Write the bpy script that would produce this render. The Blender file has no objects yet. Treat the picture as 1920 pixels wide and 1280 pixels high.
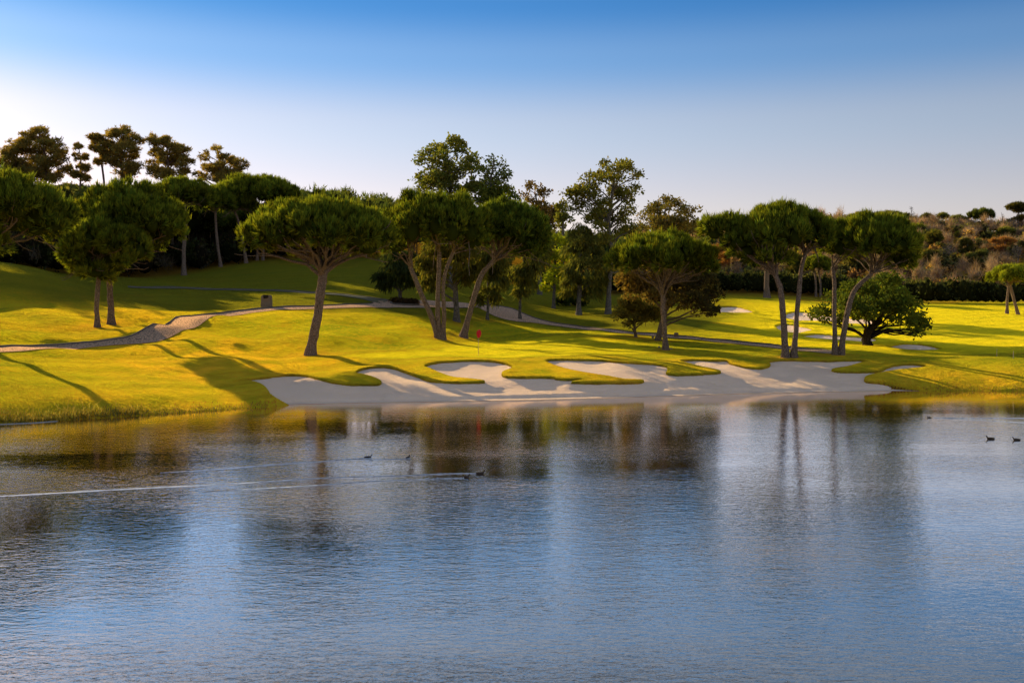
import bpy, math, numpy as np
from mathutils import Vector
R = math.radians
sc = bpy.context.scene
COL = sc.collection
F, H, YH = 1867.0, 6.5, 560.0          # focal length in photo pixels, eye height, horizon row
SUN_EL, SUN_AZ = 17.5, 43.0            # low sun behind the wood, left of the view

def P(px, py, Y):
    return np.array([(px-960)/F*Y, Y, H-(py-YH)/F*Y])

# ------------------------------------------------------------------ terrain function
SH = np.array([(-1500,980),(-600,850),(0,795),(105,789),(240,780),(360,773),(480,764),(560,758),(700,755.5),(850,753),
      (1000,750),(1200,744.5),(1400,738),(1600,734.5),(1700,733),(1920,733),(2600,731),(3600,731)], float)
def shoreY(px):
    return F*H/(np.interp(px, SH[:,0], SH[:,1])-YH)
CP = """
0 760 53.5|0 730 56|0 715 57.5|0 680 64|0 655 72|0 640 75|0 600 88|0 575 95|0 530 101|0 505 105|0 495 122
100 750 55.5|100 715 59|100 690 65|100 650 75|100 610 86|100 578 96|100 540 104|100 515 110|100 505 135
200 745 57|200 717 61|200 703 65|200 680 70|200 650 77|200 638 79|200 610 88|200 580 97|200 550 112|200 530 128|230 515 150
300 742 59|300 717 63|300 702 66.5|300 690 69|300 650 77|300 625 84|300 585 98|300 550 116|300 530 135
400 740 61|400 715 65|400 700 68|400 680 72|400 650 78|400 620 86|400 592 96|400 575 108|400 545 130|400 505 160
500 735 62|500 712 66.5|500 700 69|500 675 74|500 650 79|500 610 90|500 582 102|500 560 118|500 530 140|500 487 170
600 715 67|600 690 71|600 668 76|600 640 82|600 600 94|600 576 106|600 560 118|600 530 140|600 490 172
700 715 66.5|700 685 71.5|700 668 76|700 650 83|700 610 96|700 575 110|700 530 145|700 490 174
800 720 66|800 690 71|800 670 76|800 660 81|800 640 90|800 615 98|800 585 110|800 571 120|800 540 145|800 500 175
900 715 67|900 680 73|900 667 79|900 655 87|900 636 100|900 600 112|930 585 120|930 560 140|930 535 165
1050 715 67.5|1050 680 73|1050 660 82|1050 640 94|1050 627 103|1050 616 113|1050 602 121|1050 585 132|1050 565 150|1050 548 185
1150 710 68.5|1150 680 73|1150 664 80|1150 648 90|1150 632 98|1150 612 112|1150 585 130|1150 560 160
1250 710 69.5|1250 685 73.5|1250 667 79|1250 657 86|1250 640 95|1250 625 105|1250 600 118|1250 575 138|1300 560 160
1370 712 70|1370 685 74|1370 669 79|1370 655 87|1370 640 97|1370 620 111|1370 600 124|1370 578 145|1370 560 175
1480 715 71.3|1480 690 75|1480 675 78.5|1480 668 81|1480 652 92|1480 635 103|1480 615 118|1480 600 130|1480 585 145|1480 570 165|1480 558 185
1600 712 72|1600 695 74|1600 680 77|1600 665 83|1600 650 92|1627 645 97|1600 620 115|1600 590 145|1600 568 180
1750 718 71.2|1750 700 73.2|1750 690 75|1750 674 79|1750 665 86|1750 650 97|1750 620 115|1750 590 140|1750 572 165
1920 718 71.2|1920 702 73|1920 690 75|1920 670 80|1920 660 88|1920 635 105|1920 600 135|1920 580 160
0 400 210|250 400 220|450 405 230|650 425 250|900 440 280|1100 450 300|1350 445 300|1600 425 330|1900 435 340
-150 430 210|-500 490 230|2400 430 340|2400 580 160|2400 640 105|2400 672 80|2400 700 73
-500 545 105|-500 600 85|-500 640 70|-500 700 55|-1300 640 70|-1300 560 120|-1300 520 230|3200 560 200|3200 450 340
1480 545 200|1750 556 200|1920 555 195|1350 545 195|1600 470 260|1800 480 265|1300 490 250|1100 510 230|900 490 230|700 465 215|450 460 195|200 460 180|0 460 175
"""
rows = [tuple(map(float, s.split())) for l in CP.strip().splitlines() for s in l.split('|')]
ctl = [(px, Y, H-(py-YH)/F*Y) for px, py, Y in rows]
for px in list(range(-1400, 3500, 120)):
    ctl.append((px, float(shoreY(px)), 0.0))
for px in (-1400, 0, 900, 1900, 3300):
    ctl.append((px, 600., 20.)); ctl.append((px, 3000., 10.))
ctl = np.array(ctl)
def ab(px, Y): return np.stack([px/150., 10*np.log(Y/50.)], -1)
CA = ab(ctl[:,0], ctl[:,1])
def ker(d2): return .5*d2*np.log(d2+1e-9)
_n = len(CA)
_K = ker(((CA[:,None]-CA[None])**2).sum(-1)) + np.eye(_n)*0.004
_Pm = np.concatenate([np.ones((_n,1)), CA], 1)
_M = np.block([[_K,_Pm],[_Pm.T,np.zeros((3,3))]])
_w = np.linalg.solve(_M, np.concatenate([ctl[:,2], np.zeros(3)]))
def terr(px, Y):
    px = np.atleast_1d(np.asarray(px, float)); Y = np.atleast_1d(np.asarray(Y, float))
    px, Y = np.broadcast_arrays(px, Y); sh = px.shape
    px = np.clip(px.ravel(), -1500, 3500); Y = Y.ravel()
    out = np.empty(len(px))
    q = ab(px, np.maximum(Y, 45))
    for i in range(0, len(px), 20000):
        s = q[i:i+20000]
        d2 = ((s[:,None,:]-CA[None])**2).sum(-1)
        out[i:i+20000] = ker(d2)@_w[:_n] + _w[_n] + s@_w[_n+1:]
    t = Y - shoreY(px)
    X = (px-960)/F*Y
    und = (0.06+.46*np.exp(-((X+30)/22)**2)*np.exp(-((Y-85)/16)**2)+.12*np.exp(-((X+3)/14)**2)*np.exp(-((Y-104)/9)**2))*np.sin(X*.42+1.3*np.sin(Y*.21))*np.sin(Y*.5+.8*np.sin(X*.3)) + .03*np.sin(X*1.3+Y*.9)*np.sin(Y*1.1-X*.5)
    k = np.clip(t/6, 0, 1)
    z = np.where(t > 0, np.maximum(out, .02*t) + und*k, -np.minimum(2.5, .25*np.maximum(-t,0)))
    return z.reshape(sh)
def terrXY(X, Y):
    return terr(960+F*np.asarray(X)/np.asarray(Y), Y)
_YS = np.exp(np.linspace(math.log(48), math.log(420), 1500))
def gp(px, py, ymin=0.):
    """world point where the view ray of a photo pixel meets the turf"""
    px = np.atleast_1d(np.asarray(px,float)); py = np.atleast_1d(np.asarray(py,float))
    out = []
    for a, b in zip(px, py):
        z = terr(np.full_like(_YS, a), _YS); r = H-(b-YH)/F*_YS
        d = r - z; d[_YS < ymin] = 1
        k = np.argmax(d <= 0)
        if k == 0: k = len(_YS)-1
        t = d[k-1]/(d[k-1]-d[k]+1e-9); Y = _YS[k-1]+(np.clip(t,0,1))*(_YS[k]-_YS[k-1])
        out.append(P(a, b, Y))
    return np.array(out)

# ------------------------------------------------------------------ mesh helpers
def mesh(name, V, faces, mats, parent=None, tint=None, attrs=None, smooth=False, midx=None, loc=None):
    """faces: (n,k) index array or list of such arrays"""
    if not isinstance(faces, list): faces = [faces]
    V = np.asarray(V, np.float32)
    me = bpy.data.meshes.new(name)
    me.vertices.add(len(V))
    if loc is not None: V = V - np.asarray(loc, np.float32)
    me.vertices.foreach_set('co', V.ravel())
    loops = np.concatenate([f.ravel() for f in faces]).astype(np.int32)
    tot = np.concatenate([np.full(len(f), f.shape[1], np.int32) for f in faces])
    me.loops.add(len(loops)); me.loops.foreach_set('vertex_index', loops)
    me.polygons.add(len(tot))
    st = np.zeros(len(tot), np.int32); st[1:] = np.cumsum(tot)[:-1]
    me.polygons.foreach_set('loop_start', st)
    if smooth: me.polygons.foreach_set('use_smooth', np.ones(len(tot), bool))
    if midx is not None: me.polygons.foreach_set('material_index', midx.astype(np.int32))
    if tint is not None:
        a = me.attributes.new('tint', 'FLOAT_COLOR', 'POINT')
        c = np.ones((len(V),4), np.float32); c[:,:3] = tint
        a.data.foreach_set('color', c.ravel())
    for k, v in (attrs or {}).items():
        a = me.attributes.new(k, 'FLOAT', 'POINT'); a.data.foreach_set('value', np.asarray(v, np.float32))
    me.update(calc_edges=True); me.validate()
    for m in (mats if isinstance(mats, list) else [mats]): me.materials.append(m)
    o = bpy.data.objects.new(name, me); COL.objects.link(o)
    if parent: o.parent = parent
    return o
def tag(o, label=None, cat=None, group=None, kind=None):
    if label: o['label'] = label
    if cat: o['category'] = cat
    if group: o['group'] = group
    if kind: o['kind'] = kind
    return o
def empty(name, loc, label, cat, group=None):
    o = bpy.data.objects.new(name, None); COL.objects.link(o); o.location = [float(v) for v in loc]
    o.empty_display_size = .3
    return tag(o, label, cat, group)
def norm(v): return v/(np.linalg.norm(v, axis=-1, keepdims=True)+1e-9)
def grid_faces(nr, nc):
    i = np.arange(nr-1)[:,None]*nc + np.arange(nc-1)[None]
    i = i.ravel()
    return np.stack([i, i+1, i+nc+1, i+nc], 1)
def smooth_line(pts, n=6):
    pts = np.asarray(pts, float); out = []
    p = np.vstack([2*pts[0]-pts[1], pts, 2*pts[-1]-pts[-2]])
    for i in range(1, len(p)-2):
        for t in np.linspace(0, 1, n, endpoint=False):
            a,b,c,d = p[i-1],p[i],p[i+1],p[i+2]
            out.append(.5*((2*b)+(-a+c)*t+(2*a-5*b+4*c-d)*t*t+(-a+3*b-3*c+d)*t**3))
    out.append(pts[-1]); return np.array(out)
def tube(path, rad, sides=9, rng=None, rough=0.06):
    path = np.asarray(path,float); n = len(path)
    tan = norm(np.gradient(path, axis=0))
    ref = np.where(np.abs(tan[:,2:3])>.9, np.array([[1.,0,0]]), np.array([[0,0,1.]]))
    # keep one frame so that rings do not twist
    u = norm(np.cross(np.repeat([[0.3,1.,.1]], n, 0), tan)); v = np.cross(tan, u)
    a = np.linspace(0, 2*math.pi, sides, endpoint=False)
    r = np.asarray(rad,float)[:,None]*np.ones((1,sides))
    if rng is not None: r = r*(1+rng.normal(0, rough, (n,sides)))
    V = path[:,None]+r[...,None]*(np.cos(a)[None,:,None]*u[:,None]+np.sin(a)[None,:,None]*v[:,None])
    V = V.reshape(-1,3)
    i = np.arange(n-1)[:,None]*sides; j = np.arange(sides)[None]; k = (j+1)%sides
    Fq = np.stack([(i+j).ravel(),(i+k).ravel(),(i+sides+k).ravel(),(i+sides+j).ravel()],1)
    return V, Fq
class MB:
    def __init__(s): s.V=[]; s.F=[]; s.n=0; s.T=[]
    def add(s, V, Fc, tint=None):
        s.V.append(V); s.F.append(Fc+s.n); s.n += len(V)
        if tint is not None: s.T.append(np.broadcast_to(tint,(len(V),3)))
    def build(s, name, mats, parent=None, smooth=False, loc=None):
        fs = {}
        for f in s.F: fs.setdefault(f.shape[1], []).append(f)
        return mesh(name, np.concatenate(s.V), [np.concatenate(v) for v in fs.values()], mats, parent,
                    tint=np.concatenate(s.T) if s.T else None, smooth=smooth, loc=loc)

# ------------------------------------------------------------------ materials
def new_mat(name):
    m = bpy.data.materials.new(name); m.use_nodes = True
    nt = m.node_tree; nt.nodes.clear()
    return m, nt, nt.nodes.new('ShaderNodeOutputMaterial')
def N(nt, t, **kw):
    n = nt.nodes.new(t)
    for k, v in kw.items():
        if hasattr(n, k): setattr(n, k, v)
        else: n.inputs[k.replace('_',' ')].default_value = v
    return n
def noise(nt, scale, detail=4, rough=.55, vec=None, dist=0.):
    n = N(nt, 'ShaderNodeTexNoise'); n.inputs['Scale'].default_value = scale; n.inputs['Detail'].default_value = detail
    n.inputs['Roughness'].default_value = rough; n.inputs['Distortion'].default_value = dist
    if vec is not None: nt.links.new(vec, n.inputs['Vector'])
    return n
def mixc(nt, a, b, fac, mode='MIX'):
    n = N(nt, 'ShaderNodeMix', data_type='RGBA', blend_type=mode)
    for s, v in ((6,a),(7,b),(0,fac)):
        if hasattr(v, 'links'): nt.links.new(v, n.inputs[s])
        elif s == 0: n.inputs[0].default_value = v
        else: n.inputs[s].default_value = (*v, 1)
    return n.outputs[2]
def ramp(nt, fac, p0, p1, c0=(0,0,0), c1=(1,1,1)):
    n = N(nt, 'ShaderNodeValToRGB'); e = n.color_ramp.elements
    e[0].position = p0; e[1].position = p1; e[0].color = (*c0,1); e[1].color = (*c1,1)
    nt.links.new(fac, n.inputs[0]); return n.outputs[0]
def coords(nt, scale=(1,1,1), rot=(0,0,0)):
    g = N(nt, 'ShaderNodeNewGeometry'); m = N(nt, 'ShaderNodeMapping')
    m.inputs['Scale'].default_value = scale; m.inputs['Rotation'].default_value = rot
    nt.links.new(g.outputs['Position'], m.inputs['Vector']); return m.outputs[0]
def attr(nt, name):
    n = N(nt, 'ShaderNodeAttribute', attribute_name=name); return n
def vmath(nt, op, a, b):
    n = N(nt, 'ShaderNodeVectorMath', operation=op)
    for i, v in ((0,a),(1,b)):
        if hasattr(v,'links'): nt.links.new(v, n.inputs[i])
        elif op == 'SCALE' and i == 1: n.inputs['Scale'].default_value = v
        else: n.inputs[i].default_value = v
    return n.outputs[0]
def bump(nt, h, dist, strength=1., normal=None):
    b = N(nt, 'ShaderNodeBump'); b.inputs['Strength'].default_value = strength; b.inputs['Distance'].default_value = dist
    nt.links.new(h, b.inputs['Height'])
    if normal is not None: nt.links.new(normal, b.inputs['Normal'])
    return b.outputs[0]

def grass_material():
    m, nt, out = new_mat('turf')
    pos = coords(nt); L = nt.links.new
    base = mixc(nt, (.13,.135,.018), (.075,.10,.018), ramp(nt, noise(nt, .16, 4, .6, pos).outputs[0], .35, .65))
    base = mixc(nt, base, (.15,.085,.022), ramp(nt, noise(nt, .085, 5, .65, pos, .8).outputs[0], .52, .78))
    base = mixc(nt, base, (.05,.075,.014), ramp(nt, noise(nt, .23, 5, .7, pos, .5).outputs[0], .5, .8))
    fine = noise(nt, 3.2, 5, .7, pos)
    base = mixc(nt, base, (.22,.17,.03), ramp(nt, fine.outputs[0], .5, .8))
    dry = mixc(nt, (.26,.165,.035), (.125,.125,.02), ramp(nt, noise(nt, .5, 5, .65, pos).outputs[0], .35, .65))
    base = mixc(nt, base, dry, attr(nt,'rough').outputs['Fac'])
    base = mixc(nt, base, mixc(nt, (.2,.2,.022), (.17,.18,.022), noise(nt, .8, 3, .5, pos).outputs[0]), attr(nt,'green').outputs['Fac'])
    base = mixc(nt, base, mixc(nt, (.27,.25,.022), (.2,.21,.022), noise(nt, .3, 4, .6, pos).outputs[0]), attr(nt,'fair_sun').outputs['Fac'])  # right fairway paler: sunlight put into the turf colour
    wv_ = N(nt,'ShaderNodeTexWave', wave_type='BANDS', bands_direction='X'); wv_.inputs['Scale'].default_value = .09; wv_.inputs['Distortion'].default_value = .6
    L(coords(nt, (1,1,1), (0,0,.95)), wv_.inputs['Vector'])
    base = mixc(nt, base, mixc(nt, (.86,.90,.9), (1.08,1.05,1.), ramp(nt, wv_.outputs['Fac'], .44, .56)), .85, 'MULTIPLY')
    base = mixc(nt, base, (.15,.085,.035), attr(nt,'litter').outputs['Fac'])
    base = mixc(nt, base, (.032,.040,.016), attr(nt,'deep').outputs['Fac'])  # shade of the back fairway put into the turf colour
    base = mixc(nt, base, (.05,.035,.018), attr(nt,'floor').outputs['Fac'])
    base = mixc(nt, base, mixc(nt,(.035,.022,.012),(.09,.055,.025),noise(nt,6,3,.6,pos).outputs[0]), attr(nt,'soil').outputs['Fac'])
    # blades stand up: scatter the shading normal as upright blades would
    sub = N(nt, 'ShaderNodeMath', operation='SUBTRACT'); sub.inputs[0].default_value = 1.
    L(attr(nt,'green').outputs['Fac'], sub.inputs[1])
    mul = N(nt, 'ShaderNodeMath', operation='MULTIPLY_ADD'); L(sub.outputs[0], mul.inputs[0]); mul.inputs[1].default_value = 1.1; mul.inputs[2].default_value = 1.5
    nz = noise(nt, 9., 3, .7, pos)
    d = vmath(nt, 'SUBTRACT', nz.outputs['Color'], (.5,.5,.5))
    sc_ = N(nt, 'ShaderNodeVectorMath', operation='SCALE'); L(d, sc_.inputs[0]); L(mul.outputs[0], sc_.inputs['Scale'])
    hb = noise(nt, 1.1, 5, .6, coords(nt, (.7,1.5,1)))
    bn = bump(nt, noise(nt, 5., 4, .7, coords(nt,(.8,1.4,1))).outputs[0], .10, .9, bump(nt, hb.outputs[0], .34, .9))
    hb2 = noise(nt, .42, 2, .5, pos)
    n2 = vmath(nt, 'ADD', bn, sc_.outputs[0])
    n2 = vmath(nt, 'NORMALIZE', n2, (0,0,0))
    gm = N(nt,'ShaderNodeMix', data_type='VECTOR')
    df = N(nt, 'ShaderNodeBsdfDiffuse'); tr = N(nt, 'ShaderNodeBsdfTranslucent'); mx = N(nt,'ShaderNodeMixShader')
    L(base, df.inputs[0]); L(n2, df.inputs['Normal'])
    L(mixc(nt, base, (1.0,1.0,.7), 1., 'MULTIPLY'), tr.inputs[0]); L(n2, tr.inputs['Normal'])
    mx.inputs[0].default_value = .3
    L(df.outputs[0], mx.inputs[1]); L(tr.outputs[0], mx.inputs[2])
    sh = N(nt,'ShaderNodeBsdfSheen', distribution='ASHIKHMIN'); sh.inputs['Roughness'].default_value = .72
    L(mixc(nt, base, (8.2,5.9,.5), 1., 'MULTIPLY'), sh.inputs['Color']); L(bn, sh.inputs['Normal'])
    ad = N(nt,'ShaderNodeAddShader'); L(mx.outputs[0], ad.inputs[0]); L(sh.outputs[0], ad.inputs[1]); L(ad.outputs[0], out.inputs[0])
    nt.nodes.remove(gm)
    return m
def sand_material():
    m, nt, out = new_mat('bunker sand'); pos = coords(nt); L = nt.links.new
    c = mixc(nt, (.90,.67,.51), (.76,.55,.41), noise(nt, .5, 5, .6, pos).outputs[0])
    c = mixc(nt, c, (.45,.33,.25), ramp(nt, noise(nt, 7, 4, .7, pos).outputs[0], .55, .85))
    gz_ = N(nt,'ShaderNodeNewGeometry'); sz_ = N(nt,'ShaderNodeSeparateXYZ'); L(gz_.outputs['Position'], sz_.inputs[0])
    c = mixc(nt, (.27,.20,.15), c, ramp(nt, sz_.outputs['Z'], .004, .022))
    rake = noise(nt, 2.6, 5, .65, coords(nt, (.35,4,1), (0,0,.12)))
    b = bump(nt, rake.outputs[0], .16, .9); b = bump(nt, noise(nt, 5, 4, .7, pos).outputs[0], .06, .8, b)
    d = N(nt,'ShaderNodeBsdfDiffuse'); L(c, d.inputs[0]); L(b, d.inputs['Normal'])
    sh = N(nt,'ShaderNodeBsdfSheen', distribution='ASHIKHMIN'); sh.inputs['Roughness'].default_value = 1.
    L(mixc(nt, c, (1.25,1.02,.74), 1., 'MULTIPLY'), sh.inputs['Color']); L(b, sh.inputs['Normal'])
    ad = N(nt,'ShaderNodeAddShader'); L(d.outputs[0], ad.inputs[0]); L(sh.outputs[0], ad.inputs[1]); L(ad.outputs[0], out.inputs[0])
    return m
def leaf_material(name, trans=.42, yellow=(1.35,1.25,.45), var=(1.35,2.25)):
    m, nt, out = new_mat(name); L = nt.links.new
    a = attr(nt,'tint').outputs['Color']
    a = mixc(nt, a, mixc(nt, (var[0],)*3, (var[1],var[1]*.96,var[1]*.88), noise(nt, 1.7, 3, .6, coords(nt)).outputs[0]), 1., 'MULTIPLY')
    d = N(nt,'ShaderNodeBsdfDiffuse'); t = N(nt,'ShaderNodeBsdfTranslucent'); mx = N(nt,'ShaderNodeMixShader')
    L(a, d.inputs[0]); L(mixc(nt, a, yellow, 1., 'MULTIPLY'), t.inputs[0]); mx.inputs[0].default_value = trans
    L(d.outputs[0], mx.inputs[1]); L(t.outputs[0], mx.inputs[2]); L(mx.outputs[0], out.inputs[0])
    return m
def bark_material(name, c1, c2, scale=6.):
    m, nt, out = new_mat(name); L = nt.links.new
    pos = coords(nt, (1,1,.4))
    v = N(nt,'ShaderNodeTexVoronoi', feature='DISTANCE_TO_EDGE'); v.inputs['Scale'].default_value = scale*1.6; L(pos, v.inputs['Vector'])
    n = noise(nt, scale, 5, .65, pos)
    c = mixc(nt, c1, c2, n.outputs[0])
    c = mixc(nt, tuple(x*.35 for x in c2), c, ramp(nt, v.outputs[0], .0, .12))
    b = bump(nt, v.outputs[0], .12, 1.); b = bump(nt, n.outputs[0], .06, .8, b)
    d = N(nt,'ShaderNodeBsdfDiffuse'); L(c, d.inputs[0]); L(b, d.inputs['Normal']); L(d.outputs[0], out.inputs[0])
    return m
def plain(name, c1, c2, scale=4., bd=.02, rough=.9):
    m, nt, out = new_mat(name); L = nt.links.new; pos = coords(nt)
    n = noise(nt, scale, 5, .65, pos)
    b = N(nt,'ShaderNodeBsdfPrincipled'); b.inputs['Roughness'].default_value = rough; b.inputs['Specular IOR Level'].default_value = .25
    L(mixc(nt, c1, c2, n.outputs[0]), b.inputs['Base Color']); L(bump(nt, n.outputs[0], bd, .8), b.inputs['Normal'])
    L(b.outputs[0], out.inputs[0]); return m
def cobble_material():
    m, nt, out = new_mat('cobbled path'); L = nt.links.new; pos = coords(nt)
    v = N(nt,'ShaderNodeTexVoronoi'); v.inputs['Scale'].default_value = 5.; L(pos, v.inputs['Vector'])
    e = N(nt,'ShaderNodeTexVoronoi', feature='DISTANCE_TO_EDGE'); e.inputs['Scale'].default_value = 5.; L(pos, e.inputs['Vector'])
    c = mixc(nt, (.56,.36,.24), (.66,.43,.29), v.outputs['Color'])
    c = mixc(nt, c, mixc(nt,(.46,.29,.19),(.64,.42,.29), noise(nt,.4,4,.6,pos).outputs[0]), .5)
    c = mixc(nt, (.12,.09,.07), c, ramp(nt, e.outputs[0], .02, .12))
    d = N(nt,'ShaderNodeBsdfDiffuse'); L(c, d.inputs[0]); L(bump(nt, e.outputs[0], .04, .7), d.inputs['Normal'])
    sh = N(nt,'ShaderNodeBsdfSheen', distribution='ASHIKHMIN'); sh.inputs['Roughness'].default_value = 1.
    L(mixc(nt, c, (.36,.28,.19), 1., "MULTIPLY"), sh.inputs['Color'])
    ad = N(nt,'ShaderNodeAddShader'); L(d.outputs[0], ad.inputs[0]); L(sh.outputs[0], ad.inputs[1]); L(ad.outputs[0], out.inputs[0])
    return m
def water_material(name='lake water', foam=0.):
    m, nt, out = new_mat(name); L = nt.links.new
    n1 = noise(nt, 5.2, 3, .6, coords(nt, (.6,1.25,1), (0,0,.25)), .6)
    n2 = noise(nt, 1.6, 2, .5, coords(nt, (.6,1.4,1), (0,0,-.3)), .5)
    n3 = noise(nt, 13., 2, .5, coords(nt, (.5,1.3,1), (0,0,.5)))
    patch = ramp(nt, noise(nt, .07, 3, .55, coords(nt, (.6,1.6,1))).outputs[0], .36, .64, (.28,)*3, (1,)*3)
    g = N(nt,'ShaderNodeNewGeometry'); sx = N(nt,'ShaderNodeSeparateXYZ'); L(g.outputs['Position'], sx.inputs[0])
    mr = N(nt,'ShaderNodeMapRange'); mr.inputs[1].default_value = 64; mr.inputs[2].default_value = 33; mr.inputs[3].default_value = .13; mr.inputs[4].default_value = 1.
    L(sx.outputs['Y'], mr.inputs[0])
    st = N(nt,'ShaderNodeMath', operation='MULTIPLY'); L(mr.outputs[0], st.inputs[0]); L(patch, st.inputs[1])
    b = None
    for h, d in ((n2.outputs[0], .015), (n1.outputs[0], .016), (n3.outputs[0], .005)):
        bn = N(nt,'ShaderNodeBump'); bn.inputs['Distance'].default_value = d; L(h, bn.inputs['Height']); L(st.outputs[0], bn.inputs['Strength'])
        if b is not None: L(b, bn.inputs['Normal'])
        b = bn.outputs[0]
    lw = N(nt,'ShaderNodeLayerWeight'); lw.inputs['Blend'].default_value = .5; L(b, lw.inputs['Normal'])
    fr = N(nt,'ShaderNodeMapRange'); fr.inputs[1].default_value = .58; fr.inputs[2].default_value = .80; fr.inputs[3].default_value = .09; fr.inputs[4].default_value = .96
    L(lw.outputs['Facing'], fr.inputs[0])
    d = N(nt,'ShaderNodeBsdfDiffuse'); d.inputs[0].default_value = (.022,.026,.028,1)
    gl = N(nt,'ShaderNodeBsdfGlossy'); gl.inputs['Roughness'].default_value = .04; gl.inputs[0].default_value = (1.13,1.0,.92,1); L(b, gl.inputs['Normal'])
    mx = N(nt,'ShaderNodeMixShader'); L(fr.outputs[0], mx.inputs[0]); L(d.outputs[0], mx.inputs[1]); L(gl.outputs[0], mx.inputs[2])
    res = mx.outputs[0]
    if foam:
        fd = N(nt,'ShaderNodeBsdfDiffuse'); fd.inputs[0].default_value = (.86,.86,.9,1)
        m2 = N(nt,'ShaderNodeMixShader')
        L(mixc(nt, (0,0,0), (foam,)*3, ramp(nt, noise(nt, 4, 4, .7, coords(nt)).outputs[0], .2, .5)), m2.inputs[0]); L(res, m2.inputs[1]); L(fd.outputs[0], m2.inputs[2]); res = m2.outputs[0]
    L(res, out.inputs[0]); return m

M_turf = grass_material(); M_sand = sand_material(); M_water = water_material(); M_wake = water_material('wake water', .55)
M_mar = leaf_material('sparse pine needles', .6, (1.5,1.2,.4)); M_pine = leaf_material('pine needles', .5, (1.5,1.35,.4)); M_leaf = leaf_material('leaves', .52); M_grass = leaf_material('grass blades', .72, (1.2,1.05,.40), (1.3,1.85)); M_dark = leaf_material('inner foliage', 0.)
M_bark = bark_material('pine bark', (.42,.30,.22), (.17,.11,.08)); M_grey = bark_material('grey bark', (.26,.22,.18), (.15,.12,.10), 4.)
M_cob = cobble_material(); M_kerb = plain('kerb stone', (.10,.075,.055), (.19,.15,.12))
M_edge = plain('pale edging board', (.55,.5,.45), (.38,.33,.28)); M_stone = plain('brown stone', (.22,.15,.10), (.32,.23,.16), 3, .05)
M_notch = plain('dark hollow', (.03,.02,.016), (.05,.035,.025)); M_flag = plain('red cloth', (.72,.02,.03), (.6,.012,.025), 6, .01, .7)
M_pole = plain('weathered pole', (.55,.42,.28), (.4,.3,.2), 8, .002, .5); M_duck = plain('dark plumage', (.035,.028,.022), (.13,.09,.065), 14, .01)
M_bill = plain('pale bill', (.55,.5,.42), (.45,.38,.3), 8, .002, .5); M_pebble = plain('grey stone', (.28,.25,.21), (.18,.16,.14), 5); M_white = plain('pale stone', (.6,.57,.52), (.42,.4,.36), 5)

# ------------------------------------------------------------------ world, sun, camera
w = bpy.data.worlds.new('World'); sc.world = w; w.use_nodes = True
nt = w.node_tree; nt.nodes.clear()
sky = N(nt,'ShaderNodeTexSky'); sky.sky_type = 'NISHITA'; sky.sun_disc = False
sky.sun_elevation = R(SUN_EL); sky.sun_rotation = R(-SUN_AZ); sky.altitude = 0; sky.air_density = 1.0; sky.dust_density = .2; sky.ozone_density = 3.
bg = N(nt,'ShaderNodeBackground'); bg.inputs[1].default_value = .1
wo = N(nt,'ShaderNodeOutputWorld')
tc = N(nt,'ShaderNodeTexCoord'); sx = N(nt,'ShaderNodeSeparateXYZ'); nt.links.new(tc.outputs['Generated'], sx.inputs[0])
cr = N(nt,'ShaderNodeValToRGB'); cr.color_ramp.interpolation = 'EASE'
stops = [(0.,(1.5,1.05,1.2)),(.10,(1.85,1.24,1.16)),(.17,(1.75,1.3,1.2)),(.235,(.86,1.04,1.25)),(.285,(.36,.78,1.16)),(.31,(1.5,1.45,1.4)),(.36,(3.8,2.55,1.85)),(.5,(3.,2.1,1.6)),(.7,(2.2,1.7,1.4)),(1.,(2.,1.6,1.35))]
while len(cr.color_ramp.elements) < len(stops): cr.color_ramp.elements.new(.5)
for e, (p_, c_) in zip(cr.color_ramp.elements, stops): e.position = p_; e.color = (*c_, 1)
nt.links.new(sx.outputs['Z'], cr.inputs[0])
nt.links.new(mixc(nt, sky.outputs[0], cr.outputs[0], 1., 'MULTIPLY'), bg.inputs[0]); nt.links.new(bg.outputs[0], wo.inputs[0])
sd = bpy.data.lights.new('sun', 'SUN'); sd.energy = 5.0; sd.angle = R(.5); sd.color = (1.0,.85,.50)
so = bpy.data.objects.new('sun', sd); COL.objects.link(so)
S = Vector((-math.sin(R(SUN_AZ))*math.cos(R(SUN_EL)), math.cos(R(SUN_AZ))*math.cos(R(SUN_EL)), math.sin(R(SUN_EL))))
so.rotation_euler = S.to_track_quat('Z','Y').to_euler(); so.location = (-80,120,60)
cd = bpy.data.cameras.new('camera'); cam = bpy.data.objects.new('camera', cd); COL.objects.link(cam); sc.camera = cam
cam.location = (0,0,H); cam.rotation_euler = (R(90),0,0); cd.sensor_width = 36; cd.lens = 36*F/1920; cd.shift_y = -(640-YH)/1920
cd.clip_start = .1; cd.clip_end = 8000
sc.view_settings.view_transform = 'Standard'; sc.view_settings.look = 'None'; sc.view_settings.exposure = 0
sc.cycles.max_bounces = 6; sc.cycles.diffuse_bounces = 3; sc.cycles.glossy_bounces = 3; sc.cycles.transmission_bounces = 2
sc.cycles.use_denoising = True; sc.cycles.sample_clamp_indirect = 6

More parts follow.
